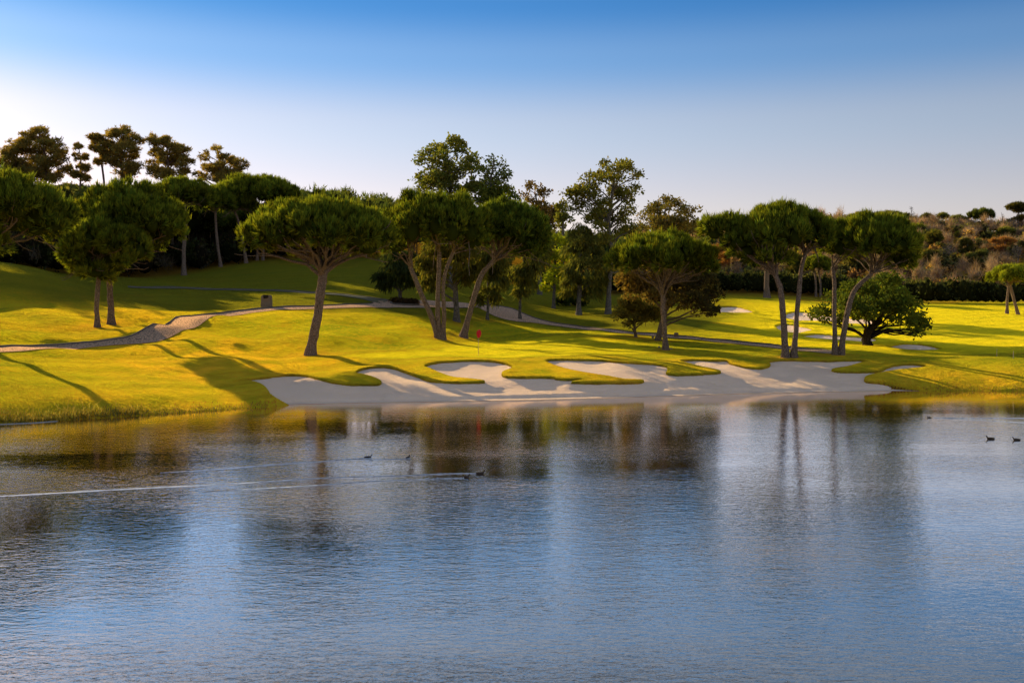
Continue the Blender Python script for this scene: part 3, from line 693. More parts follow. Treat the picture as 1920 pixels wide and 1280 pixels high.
leaf_tree('drooping casuarina with slim trunk at right edge of brick path', [(975,598,3.3),(975,570,3),(977,520,2.6),(985,470,2)], [(985,472,38,26),(1002,500,24,26),(970,510,22,20),(985,532,22,17),(1012,455,22,22),(975,548,14,10)], CAS, n=4200, seed=25, style='hang', L=.8, w_=.14, core=.35, name='casuarina_tree')
leaf_tree('bright yellow-green young tree glowing in the sunlight', [(1038,578,3.6),(1039,550,3.2),(1040,510,2.6),(1042,475,2)], [(1045,462,20,16),(1036,488,20,18),(1050,515,24,18),(1028,532,14,16),(1040,545,20,10),(1060,490,14,16)], (.23,.25,.02), n=3400, seed=26, L=.42, w_=.3, name='young_tree')
leaf_tree('tall slender drooping casuarina in front of bright green tree', [(1085,590,5.4),(1086,550,4.8),(1088,500,4),(1090,450,3)], [(1090,438,22,20),(1085,468,28,20),(1095,498,30,22),(1085,528,31,18),(1076,548,24,12),(1110,545,20,18),(1114,480,18,22),(1068,510,16,18),(1125,520,14,16)], (.095,.095,.024), n=5200, seed=27, style='hang', L=.8, w_=.14, core=.3, name='casuarina_tree')
leaf_tree('tallest open-crowned grey trunked tree right of centre', [(1140,588,5.6),(1142,530,5),(1145,470,4.6),(1140,420,4),(1148,360,3),(1152,325,2)],
    [(1130,310,15,10),(1165,308,20,9),(1186,328,13,9),(1150,332,26,12),(1108,336,22,11),(1078,358,18,8),(1105,362,26,11),(1152,364,26,12),(1186,355,11,10),(1090,386,24,11),(1130,390,24,13),(1172,386,18,12),(1118,414,32,13),(1162,416,22,14),(1140,445,38,15),(1168,470,24,18),(1128,480,28,16),(1150,508,22,14),(1100,450,24,16),(1185,440,20,18)],
    (.105,.10,.026), n=10500, seed=28, L=.42, w_=.24, name='eucalyptus_tree', inside=.2, split=4)
leaf_tree('small rounded olive tree with short pale trunk beside green', [(1192,632,3.4),(1190,618,3),(1190,600,2.6)], [(1183,572,28,18),(1168,590,17,15),(1206,576,24,16),(1226,592,20,16),(1195,598,16,11),(1178,608,10,8)], (.12,.105,.035), n=5200, seed=29, L=.24, w_=.13, core=.55, name='olive_tree', cat='olive tree', bark=M_bark)
leaf_tree('wide dark brown leaved tree spreading behind flat-topped pine', [(1234,638,6.2),(1238,615,5.4),(1246,590,4.6),(1255,560,3.6)], [(1178,520,24,20),(1198,545,26,16),(1232,560,28,16),(1270,530,34,26),(1310,530,34,22),(1336,556,24,16),(1290,565,34,16),(1322,580,22,12),(1240,525,32,22),(1165,530,14,12)], (.12,.08,.03), n=8200, seed=30, L=.36, w_=.2, core=.35, col2=(.036,.032,.018), bark=M_bark)
leaf_tree('low round dark shrub between the casuarinas and tall tree', [(1068,573,1.5),(1068,566,1.5),(1068,560,1)], [(1068,562,22,10),(1052,565,12,7),(1086,564,14,8)], (.03,.045,.012), n=1800, seed=31, L=.34, w_=.24, core=.6, name='shrub', cat='shrub', limbs=False, ymin=125)

# ---- trees against the sky
EUC=(.105,.11,.028)
def T0(px, Y): return float(terr(px, Y)[0])
def sky_tree(label, trunk, clumps, col, Y, **k):
    z = T0(trunk[0][0], Y); tr = [(trunk[0][0], YH+(H-z)*F/Y, trunk[0][2])]+trunk[1:]
    return leaf_tree(label, tr, clumps, col, Y=Y, **k)
sky_tree('tall eucalyptus with two-humped crown above triple-trunk pine', [(845,0,5),(848,420,4),(845,370,3.4),(842,320,2.4),(840,295,1.6)], [(815,284,24,11),(853,280,24,11),(798,302,14,10),(793,336,14,11),(828,310,26,14),(870,300,20,14),(880,322,20,14),(845,336,26,14),(800,352,15,9),(880,352,24,12),(840,358,30,12),(815,330,18,12)], EUC, 150, n=7200, seed=41, L=.5, w_=.3, name='eucalyptus_tree', inside=.2, split=5)
sky_tree('thinner eucalyptus just right of two-humped eucalyptus', [(918,0,4.5),(917,430,4),(916,370,3),(922,330,2),(928,300,1.4)], [(930,300,13,10),(914,322,18,12),(945,328,12,12),(926,348,22,12),(955,356,13,11),(905,350,16,12),(920,374,30,12),(950,378,18,10)], (.09,.105,.024), 146, n=3800, seed=42, L=.48, w_=.28, name='eucalyptus_tree', inside=.2, split=5)
sky_tree('reddish brown leaved tree left of the tallest tree', [(1012,0,4),(1012,450,3.4),(1010,400,2.6),(1003,360,1.6)], [(998,348,14,9),(1018,364,14,9),(984,366,9,8),(1000,380,18,11),(1030,386,17,12),(1010,402,22,13),(1046,396,10,9),(1020,426,28,13)], (.11,.075,.032), 160, n=3400, seed=43, L=.46, w_=.28, inside=.2, split=4)
sky_tree('small pale green tree poking up against the tallest tree', [(1056,0,3),(1056,430,2.4),(1056,400,1.8),(1055,388,1)], [(1054,384,11,7),(1060,398,13,9),(1048,405,9,7),(1058,418,15,10)], (.13,.13,.03), 152, n=1300, seed=44, L=.42, w_=.26, split=3)
sky_tree('wide bronze leaved tree right of the tallest tree', [(1248,0,5),(1247,470,4.4),(1246,430,3.4),(1248,395,2)], [(1228,386,17,10),(1260,378,21,8),(1290,396,18,10),(1214,402,15,10),(1246,405,26,11),(1280,415,26,11),(1306,426,13,10),(1230,426,30,12),(1270,436,32,11),(1205,425,14,12)], (.105,.085,.03), 150, n=5600, seed=45, L=.46, w_=.26, inside=.2, split=4)
MAR=(.18,.15,.048)
for i,(lab,tr,cl,n) in enumerate([
 ('dense maritime pine nearest the left edge on the skyline', [(28,0,4),(28,350,3),(30,300,2.6),(40,265,1.5)], [(14,278,15,12),(44,266,20,12),(10,302,16,14),(40,308,26,14),(28,288,20,12),(50,328,24,12),(5,325,16,14)],4200),
 ('broad domed maritime pine second from left on skyline', [(86,0,4.4),(86,350,3.2),(85,300,2.8),(80,262,1.6)], [(76,254,22,10),(66,282,22,13),(96,274,19,14),(116,290,13,12),(92,304,26,14),(72,326,30,12),(120,315,13,14),(108,330,18,10)],4800),
 ('thin sparse maritime pine in the gap between two domed ones', [(150,0,2.6),(150,350,2),(151,310,1.6),(147,275,1)], [(145,276,8,6),(151,294,12,7),(156,314,11,7),(143,330,10,7),(160,333,9,6)],1200),
 ('leaning one-sided maritime pine at left of tall orange-lit clump', [(199,0,3),(196,350,2.4),(190,300,2),(184,262,1.2)], [(184,256,13,9),(178,276,10,7),(193,284,12,8),(172,262,8,6),(200,268,12,8),(186,304,9,5)],1900),
 ('tall orange-lit maritime pine with layered crown', [(228,0,4),(228,350,3),(228,300,2.6),(230,255,1.5)], [(208,252,12,8),(230,250,18,8),(246,264,20,11),(224,280,24,12),(256,290,16,12),(214,304,21,10),(250,314,18,10),(234,328,22,8)],4300),
 ('domed maritime pine right of the orange-lit one', [(318,0,4),(316,350,3),(315,310,2.5),(312,270,1.5)], [(290,262,11,8),(310,268,16,9),(335,280,17,9),(351,300,12,10),(298,290,15,11),(325,304,24,12),(310,326,24,11),(346,326,12,11),(285,310,10,10)],4300),
 ('open ragged maritime pine rightmost of the skyline row', [(414,0,3.4),(414,350,2.8),(414,315,2.2),(406,280,1.2)], [(405,279,8,6),(386,294,12,8),(416,294,12,7),(440,304,16,7),(400,314,21,9),(446,325,15,7),(379,326,12,8),(420,330,24,8),(457,312,8,6)],3200),
 ]):
    sky_tree(lab, tr, cl, MAR, 215, n=int(n*1.25), seed=60+i, style='needle', L=.55, w_=.15, split=7, name='maritime_pine', cat='pine tree', group='maritime pines on the left skyline', inside=.15, bark=M_bark)
# left wood edge: stone pines with pale trunks
def wood_pine(label, trunks, crown, **k):
    return stone_pine(label, trunks, crown, group='stone pines at the shaded wood edge', ymin=125, **k)
wood_pine('stone pine with straight pale trunk in front of shaded wood', [[(345,516,4.6),(345,470,4),(348,410,3.6),(345,385,3.2)]], (282,402,336,392), seed=81, n=3600, Lt=.7, ncl=22)
wood_pine('wide flat stone pine on two pale trunks at shaded wood edge', [[(482,488,2.8),(482,450,2.5),(480,410,2.2)],[(493,488,2.8),(494,455,2.5),(488,410,2.2)]], (396,562,331,386), seed=82, n=5200, Lt=.7, ncl=28)
wood_pine('stone pine with a bent pale trunk leading into wood', [[(414,500,3.2),(408,460,3),(404,420,2.6),(403,395,2.4)]], (370,440,352,398), seed=83, n=2200, Lt=.7, ncl=16)
wood_pine('stone pine with slanting pale trunk left of flat-crowned pine', [[(462,493,3.4),(455,450,3),(448,415,2.6),(440,395,2.4)]], (410,480,360,400), seed=84, n=2200, Lt=.7, ncl=16)

# ------------------------------------------------------------------ massed vegetation (uncountable)
def mass(name, label, cat, spots, kinds, seed, mat=M_leaf, core=.7, kind='stuff', group=None):
    """spots: (X, Y, radius, height, kind index); kinds: (colour, leaf L, leaf w, style)"""
    rng = np.random.default_rng(seed); mb = MB(); iv, jf = ico()
    for (X,Y,r,h,k) in spots:
        z = T_at(X,Y); col,L,w_,style,nl,lift = kinds[k]
        col = np.array(col)*rng.uniform(.7,1.3)
        nc = 3 if r*F/Y > 14 else 2
        C = np.array([[X,Y,z+lift*h+h*(1-lift)*.45]]+[[X+rng.normal(0,r*.45),Y+rng.normal(0,r*.45),z+lift*h+h*(1-lift)*rng.uniform(.35,.7)] for _ in range(nc)])
        Rr = np.array([[r*.8,r*.8,h*(1-lift)*.5]]+[[r*.5,r*.5,h*(1-lift)*.34] for _ in range(nc)])
        p,o,lob = shell_points(rng, C, Rr, nl, nsub=8, low=-.5, cull=.6)
        if style == 'twig': V,Fc,idx = tufts(rng, p-o*L*.6, norm(o+np.array([0,0,.7])), L, w_, 2, .4)
        elif style == 'needle': V,Fc,idx = tufts(rng, p, norm(o*.7+np.array([0,0,.8])), L, w_, 3, .4)
        else: V,Fc,idx = leaves(rng, p, norm(o+np.array([0,0,.2])), L, w_, .7)
        mb.add(V,Fc,shade(rng, col, lob, idx, .4))
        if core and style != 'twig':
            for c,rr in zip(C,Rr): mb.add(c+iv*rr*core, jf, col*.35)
        if lift > .2:
            q = np.array([[X,Y,z-.3],[X+rng.normal(0,.15),Y,z+lift*h*.6],[X+rng.normal(0,.3),Y,z+h*(lift+.2)]])
            V,Fq = tube(q,[.16,.13,.08],5); mb.add(V,Fq,(.16,.13,.11))
    o = mb.build(name, mat)
    return tag(o, label, cat, group, kind)
_T = {}
def T_at(X,Y): return float(terrXY(np.array([X]),np.array([Y]))[0])
rng = np.random.default_rng(5)
spots=[]
# far wood on the left and middle ridge
for _ in range(330):
    px = rng.uniform(-260, 1330); Y = rng.uniform(178, 255)
    if px > 900 and Y < 205: continue
    topz = np.interp(px, [-260,0,60,130,200,330,470,560,640,780,900,1050,1330],[400,360,352,345,352,368,385,356,352,372,395,430,440])
    z = T_at((px-960)/F*Y, Y); hmax = H-(topz-YH)/F*Y - z
    if hmax < 2: continue
    h = min(hmax*rng.uniform(.78,1.0), 14.)
    spots.append(((px-960)/F*Y, Y, min(4.5,h*.45)*rng.uniform(.7,1.1), h, 0 if rng.random()<.7 else 1))
for _ in range(70):  # taller unseen trees off the left edge, added to shade the back fairway
    px = rng.uniform(-620, -45); Y = rng.uniform(150, 240); z = T_at((px-960)/F*Y, Y); hmax = H-(np.interp(px,[-620,-250,-45],[300,250,262])-YH)/F*Y - z
    spots.append(((px-960)/F*Y, Y, 4.6, min(hmax, 20.)*rng.uniform(.9,1.), 0))
mass('far_wood', 'dense dark green wood covering the left and central hill', 'wood', spots, [((.075,.09,.026),.95,.28,'needle',170,.35),((.10,.10,.032),.8,.4,'leaf',240,.25)], 6, M_pine)
spots=[]
for _ in range(120):
    px = rng.uniform(-320, 560); y0 = np.interp(px,[-300,60,240,400,560],[122,124,146,164,178]); Y = y0+rng.uniform(6,26)
    topz = np.interp(px, [-320,0,60,130,200,330,470,560],[395,372,362,352,356,372,388,380]); z = T_at((px-960)/F*Y, Y); hmax = H-(topz-YH)/F*Y-z
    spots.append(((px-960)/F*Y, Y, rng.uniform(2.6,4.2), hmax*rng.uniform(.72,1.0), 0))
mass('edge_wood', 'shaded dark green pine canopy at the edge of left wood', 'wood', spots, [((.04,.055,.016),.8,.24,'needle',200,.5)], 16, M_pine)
# dark thicket below the left wood
spots=[]
for _ in range(300):
    px = rng.uniform(-300, 640)
    y0 = np.interp(px,[-300,60,240,400,560,640],[118,118,143,161,176,180])
    Y = y0 + rng.uniform(0, 34)**1.0
    h = rng.uniform(2.2,4.6)+ (Y-y0)*.06
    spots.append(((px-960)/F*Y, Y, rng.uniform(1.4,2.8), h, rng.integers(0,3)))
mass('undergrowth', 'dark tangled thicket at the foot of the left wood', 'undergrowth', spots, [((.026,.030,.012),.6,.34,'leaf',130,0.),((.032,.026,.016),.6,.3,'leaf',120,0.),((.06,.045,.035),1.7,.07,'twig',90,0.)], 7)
# scrub over the right hillside, colours paled and warmed to stand in for haze
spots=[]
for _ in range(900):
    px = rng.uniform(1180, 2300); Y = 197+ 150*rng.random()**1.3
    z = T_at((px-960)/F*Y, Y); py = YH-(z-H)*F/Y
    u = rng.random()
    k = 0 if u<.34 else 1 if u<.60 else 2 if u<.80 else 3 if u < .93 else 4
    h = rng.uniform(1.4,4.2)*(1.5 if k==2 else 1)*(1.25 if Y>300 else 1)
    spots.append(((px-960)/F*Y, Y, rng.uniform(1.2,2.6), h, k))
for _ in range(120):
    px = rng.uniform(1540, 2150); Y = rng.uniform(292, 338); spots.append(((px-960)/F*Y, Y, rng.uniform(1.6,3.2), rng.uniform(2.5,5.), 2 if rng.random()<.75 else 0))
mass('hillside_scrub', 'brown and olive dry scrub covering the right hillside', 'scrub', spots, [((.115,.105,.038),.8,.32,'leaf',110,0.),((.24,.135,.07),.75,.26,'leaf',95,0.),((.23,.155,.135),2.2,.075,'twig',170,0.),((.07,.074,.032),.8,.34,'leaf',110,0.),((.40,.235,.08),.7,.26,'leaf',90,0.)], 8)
# unseen bank and wood added behind the camera to block low sky light
ax = np.linspace(-320, 320, 81); ay = np.concatenate([np.linspace(-150,-10,15), np.linspace(-8,10,13)])
AX, AY = np.meshgrid(ax, ay); zz = np.where(AY > -2, 4.7-np.clip((AY+2)/11,0,1)*5.4, 4.7+.02*(-2-AY)) + .15*np.sin(AX*.21)*np.sin(AY*.3)
tag(mesh('added_bank', np.stack([AX.ravel(),AY.ravel(),zz.ravel()],1), grid_faces(len(ay),81), M_turf, smooth=True), 'unseen grass bank added under the sky-blocking wood', 'bank', kind='structure')
_keep = T_at
T_at = lambda X,Y: 4.8
spots = [(rng.uniform(-300,300), rng.uniform(-75,-22), rng.uniform(3.5,6), rng.uniform(11,19), rng.integers(0,2)) for _ in range(190)]
mass('sky_block_wood', 'unseen dark wood added behind the camera to cut sky light', 'wood', spots, [((.05,.06,.02),1.3,.8,'leaf',230,.12),((.04,.055,.02),1.3,.7,'leaf',230,.2)], 44, core=.85)
T_at = _keep
# hedges at the back of the right fairway
def hedge(label, line, seed, h=(3.6,4.6)):
    spots=[]; rng = np.random.default_rng(seed); ln = smooth_line(line, 1)
    L_ = np.concatenate([[0],np.cumsum(np.linalg.norm(np.diff(ln,axis=0),axis=1))])
    for d in np.arange(0, L_[-1], 1.25):
        x = np.interp(d,L_,ln[:,0]); y = np.interp(d,L_,ln[:,1])
        spots.append((x+rng.normal(0,.25), y+rng.normal(0,.3), rng.uniform(1.5,2.), rng.uniform(*h), 0))
    return mass('hedge', label, 'hedge', spots, [((.05,.056,.022),.5,.3,'leaf',150,0.)], seed, kind='thing', core=.8)
def hp(pxs_, Y): return [((a-960)/F*y, y) for a,y in zip(pxs_, Y)]
hedge('long dark clipped hedge behind fairway left of crooked oak', hp([960,1060,1200,1340,1450,1580],[186,190,192,193,194,195]), 31)
hedge('dark hedge behind bright fairway at far right', hp([1640,1740,1850,1960,2200],[190,182,178,176,176]), 32, (3.8,4.8))

# individual trees on the right hillside
def ridge_tree(kind, label, px, yt, wpx, hpx, Y, seed, col, n=900):
    z = T0(px, Y); yb = YH-(z-H)*F/Y; ct = yt+hpx
    if kind == 'umbrella':
        r = stone_pine(label, [[(px-1,yb,1.6),(px,(yb+ct)/2,1.4),(px,ct,1.1)]], (px-wpx/2,px+wpx/2,yt,ct), seed=seed, Y=Y, n=n, Lt=.8, col=col, ncl=12, group='trees on the right hillside', name='hill_pine', bark=M_grey)
    elif kind == 'bare':
        rng = np.random.default_rng(seed); root = empty('bare_tree', P(px,yb,Y), label, 'bare tree', 'trees on the right hillside'); rl = np.array(root.location); s_=Y/F
        tb = MB(); q = np.array([P(px,yb+2,Y),P(px+1,(yb+yt)/2,Y),P(px-1,yt,Y)]); q = smooth_line(q,4); V,Fq = tube(q,np.linspace(.2,.04,len(q)),6); tb.add(V,Fq)
        for _ in range(n):
            k = rng.integers(len(q)//3, len(q)-1); d = norm(np.array([rng.normal(),rng.normal()*.8,rng.uniform(.2,.9)])); l = wpx*s_*.5*rng.uniform(.4,1)*(1.15-k/len(q))
            e = q[k]+d*l; qq,rr = limb(q[k],e,d,.06,.025,5,rng); V,Fq = tube(qq,rr,4); tb.add(V,Fq)
            for _ in range(3):
                e2 = e+rng.normal(0,.3,3)*l; qq2,rr2 = limb(qq[3],e2,d,.035,.02,4,rng); V,Fq = tube(qq2,rr2,3); tb.add(V,Fq)
        tb.build('trunk', M_grey, root, loc=rl); r = root
    else:
        rng = np.random.default_rng(seed)
        cl = [(px+rng.normal(0,wpx*.26), yt+hpx*rng.uniform(.1,.95), wpx*rng.uniform(.14,.24), hpx*rng.uniform(.07,.13)) for _ in range(13)]+[(px,yt+hpx*.1,wpx*.18,hpx*.09)]
        r = leaf_tree(label, [(px,yb,1.7),(px+1,(yb+yt)/2,1.4),(px,yt+hpx*.2,.8)], cl, col, Y=Y, n=n, seed=seed, style='needle', L=.8, w_=.2, name='hill_pine', cat='pine tree', group='trees on the right hillside', inside=.3)
    return r
U=(.085,.095,.03)
for i,a in enumerate([
 ('umbrella','long flat umbrella pine on right ridge above the sweeping pine',1665,397,80,20,330,U,1700),
 ('umbrella','low umbrella pine left of the long flat ridge pine',1615,399,48,14,335,U,900),
 ('umbrella','small umbrella pine tucked below the long flat ridge pine',1673,413,32,12,320,(.07,.095,.02),700),
 ('bare','leafless dead tree rising highest on the right ridge',1709,387,28,40,325,U,26),
 ('umbrella','round-headed ridge pine right of the dead tree',1738,402,28,15,330,(.055,.06,.022),800),
 ('umbrella','tiny round pine on slim stem along the right ridge',1768,401,20,9,330,U,500),
 ('umbrella','low flat ridge pine between round tiny pine and large umbrella pine',1796,405,34,12,332,U,800),
 ('umbrella','large umbrella pine crowning the far right ridge',1840,392,50,20,330,(.05,.065,.02),1500),
 ('bare','thin leafless tree right of the large ridge umbrella pine',1879,398,20,40,325,U,20),
 ('maritime','tall ragged pine at the right frame edge of ridge',1908,380,44,34,322,(.06,.06,.02),1500),
 ('umbrella','yellow-green flat pine below the ridge dead tree',1715,421,44,16,300,(.09,.105,.022),1000),
 ('maritime','bushy light olive pine midway down the right hillside',1752,432,56,66,262,(.085,.085,.024),3400),
 ('maritime','second light olive pine lower left on the hillside scrub',1738,470,46,52,240,(.085,.085,.026),2400),
 ('umbrella','small sunlit flat pine low on hillside near right edge',1858,449,28,9,290,(.10,.11,.022),600),
 ('maritime','slender thin pine standing among orange scrub',1813,448,18,30,255,(.075,.075,.026),800),
 ('umbrella','sunlit small pine in mid slope right of olive pine',1800,436,18,9,300,(.10,.11,.022),400),
 ('umbrella','dark rounded pine partly hidden below right ridge line',1705,408,26,10,322,(.04,.05,.018),500),
 ('bare','grey leafless thicket tree under the tiny round ridge pine',1762,416,44,30,312,U,40),
 ('bare','purple-grey leafless tree under large ridge umbrella pine',1822,412,48,34,310,U,44),
 ('bare','leafless tree beside the ragged pine at right edge',1900,412,40,34,312,U,36),
 ('maritime','narrow olive tree rising behind hedge left of tiny far pine',1490,478,24,46,215,(.08,.08,.026),1100),
 ('maritime','pale olive tree behind hedge right of lopsided pine trunks',1605,452,40,60,225,(.085,.085,.028),1800),
 ('maritime','rusty brown tree above hedge left of the lopsided pine',1372,452,50,48,235,(.20,.11,.05),1900),
 ('bare','bare grey-brown tree above the hedge beside lopsided pine trunks',1405,468,40,50,228,U,50),
 ('maritime','dull green tree on slope directly over the crooked oak',1668,452,54,58,238,(.09,.095,.034),2300),
 ('maritime','broad brownish tree on slope below yellow-green flat pine',1700,446,60,48,268,(.15,.105,.05),2300),
 ('bare','bare purple-grey tree on slope between two olive pines',1780,458,50,56,250,U,60),
 ('maritime','dark green bushy tree right of slender thin pine',1842,470,52,46,248,(.065,.075,.03),2200),
 ('maritime','rust coloured tree on slope above far right pine',1884,446,56,44,262,(.21,.115,.05),2100),
 ('bare','bare twiggy tree on slope near the right frame edge',1908,462,44,52,250,U,56),
 ('umbrella','second small flat pine halfway up slope near right edge',1885,428,30,11,300,(.085,.095,.03),700),
 ]):
    ridge_tree(a[0],a[1],a[2],a[3],a[4],a[5],a[6],100+i,a[7],a[8])

# ------------------------------------------------------------------ rough grass standing along banks and bunker lips
rng = np.random.default_rng(19)
NG = 950000
gpx_ = rng.uniform(-230, 2180, NG); gY = np.exp(rng.uniform(math.log(51.5), math.log(150), NG))
nb = 60000; pw = BW['shore'][:-5]; k = rng.integers(0, len(pw)-1, nb); f = rng.random((nb,1)); e = pw[k]*(1-f)+pw[k+1]*f+rng.normal(0,.30,(nb,2))
GXY = np.concatenate([np.stack([(gpx_-960)/F*gY, gY],1), e]); GXY = GXY[(GXY[:,1]-shoreY(960+F*GXY[:,0]/GXY[:,1])) > .12]
bs = bunk_sdf(GXY[:,0], GXY[:,1]); GXY = GXY[bs > .07]; bs = bs[bs > .07]
for pth in PATHS:
    lo, hi = pth.min(0), pth.max(0); inb = ((GXY > lo)&(GXY < hi)).all(1); kp = np.ones(len(GXY), bool)
    kp[inb] = sdf(pth, GXY[inb,0], GXY[inb,1]) > .05; GXY = GXY[kp]; bs = bs[kp]
sdk = GXY[:,1]-shoreY(960+F*GXY[:,0]/GXY[:,1]); pk = 960+F*GXY[:,0]/GXY[:,1]
pkeep = np.where(sdf(gpl, GXY[:,0], GXY[:,1]) < 0, .04, np.where(sdk < 4+3*np.sin(pk*.011), .7, .2)); pkeep = np.where((pk > 1330)&(GXY[:,1] > 84), .06, pkeep)
kp = rng.random(len(GXY)) < pkeep; GXY = GXY[kp]; bs = bs[kp]
n = len(GXY); X_, Y_ = GXY.T; px_ = 960+F*X_/Y_; z = terrXY(X_, Y_) + .06*np.exp(-((bs-.35)/.4)**2)*(Y_ < 82)
sd_ = Y_-shoreY(px_); grn = (sdf(gpl, X_, Y_) < 0)
low = (px_ < 560)|(px_ > 1640); edge = np.exp(-np.maximum(sd_,0)/3.)*low; shade_k = shade_weight(px_, Y_)
lod = Y_/80
h = (rng.uniform(.028,.048,n)*lod*np.where(grn,.6,1.)+.06*edge*rng.random(n))[:,None]
b0 = np.column_stack([GXY, z-.01]); a_ = rng.uniform(0,6.28,n)
sd_v = np.stack([np.cos(a_),np.sin(a_),0*a_],1)*(rng.uniform(.014,.028,n)*lod)[:,None]
tip = b0+np.column_stack([rng.normal(0,.3,(n,2)),np.ones(n)])*h
gv = np.stack([b0-sd_v,b0+sd_v,tip],1).reshape(-1,3)
w1 = .5+.5*np.sin(X_*.31+2*np.sin(Y_*.23))*np.sin(Y_*.37+1.5*np.sin(X_*.17)); w2 = .5+.5*np.sin(X_*.9+1.7*np.sin(Y_*.8))*np.sin(Y_*1.1+X_*.3)
dry = np.clip(.25*w1+.35*w2-.12 + .5*np.exp(-((px_-330)/300)**2)*np.exp(-((Y_-80)/20)**2)*w1 + .35*edge + rng.normal(0,.16,n),0,1)[:,None]
for tb_ in gp(*np.array([(582,665),(183,613),(209,608),(825,634),(868,632),(1248,656),(1480,670),(1570,665),(1627,647),(975,598),(914,599),(856,602),(1085,590),(1140,588),(1192,632),(1234,638)]).T):
    dry[:,0] = np.clip(dry[:,0] + .75*np.exp(-((X_-tb_[0])**2+(Y_-tb_[1])**2)/5.)*rng.random(n), 0, 1)
gc = np.array([[.42,.415,.03]])*(1-dry)+np.array([[.60,.40,.05]])*dry
fr_ = np.clip((px_-1330)/140,0,1)*np.clip((Y_-84)/8,0,1)  # right fairway blades take a brighter colour as if sunlit
gc = np.where((grn|(fr_ > rng.random(n)))[:,None], np.array([[.66,.60,.03]])*(1-.35*dry), gc)
stripe = np.where(np.sin((X_*.55+Y_*.83)*2*math.pi/3.4) > 0, 1.05, .93); stripe = np.where(grn|(fr_ > .5), stripe, 1.)
gc = np.repeat(gc*rng.uniform(.78,1.18,(n,1))*stripe[:,None]*(1-.72*shade_k[:,None]),3,0)  # blades on the back fairway darkened too, as painted shade
tag(mesh('grass_blades', gv, np.arange(n*3).reshape(-1,3), M_grass, tint=gc), 'short golden grass blades standing all over the turf', 'grass', kind='stuff')
# ------------------------------------------------------------------ reeds and edging along the left shore
rng = np.random.default_rng(9); mb = MB()
for q_ in range(3900):
    px = rng.uniform(-120, 520) if q_ < 3400 else rng.uniform(1730, 2100)
    if q_ < 3400 and rng.random() < np.clip((px-200)/420,0,.85): continue
    Y = float(shoreY(px)) + abs(rng.normal(0,.55)) - .1; X = (px-960)/F*Y; z = max(0, T_at(X,Y))
    tall = 1.8 if 110<px<175 and rng.random()<.4 else 1.
    h = rng.uniform(.15,.42)*tall*(1-.4*(px>260)); d = np.array([rng.normal(0,.25),rng.normal(0,.25),1.])
    p0 = np.array([X,Y,z-.03]); sd2 = np.array([rng.normal(),rng.normal(),0]); sd2 = norm(sd2)*.018
    m = p0+d*h*.6; tip = p0+d*h+np.array([d[0]*h*.5,d[1]*h*.5,-.05*h])
    V = np.array([p0-sd2,p0+sd2,m+sd2*.7,m-sd2*.7,tip]); k = rng.random()
    c = np.array((.13,.14,.03))*(1-k)+np.array((.28,.19,.06))*k
    mb.add(V, np.array([[0,1,2],[0,2,3],[3,2,4]]), c*rng.uniform(.6,1.2))
tag(mb.build('reeds', M_leaf), 'fringe of yellow-green reeds along the left lake bank', 'reeds', kind='stuff')
def board(pts, label):
    pts = smooth_line(pts, 4); q = []
    for a,b in pts:
        Y = F*H/(b-YH); q.append(((a-960)/F*Y, Y))
    q = np.array(q); m = len(q); dz = np.array([0,.11])
    off = np.array([[0,0],[0,.10]])
    V = np.concatenate([np.column_stack([q,np.full(m,-.15)]),np.column_stack([q,np.full(m,.03)]),np.column_stack([q+[0,.06],np.full(m,.034)]),np.column_stack([q+[0,.06],np.full(m,-.15)])])
    i = np.arange(m-1); fs = [np.stack([i+a*m,i+1+a*m,i+1+b*m,i+b*m],1) for a,b in ((0,1),(1,2),(2,3))]
    cap = np.array([[0,m,2*m,3*m],[m-1,2*m-1,3*m-1,4*m-1]])
    tag(mesh('edging_board', V, np.concatenate(fs+[cap]), M_edge), label, 'edging', 'timber edging at the lake margin')
board([(-60,799.5),(0,795.5),(60,793),(108,789.5)], 'pale timber edging board at far left waterline')
board([(166,782.5),(240,779.5),(300,776),(358,772)], 'long pale timber edging board right of the tall reeds')

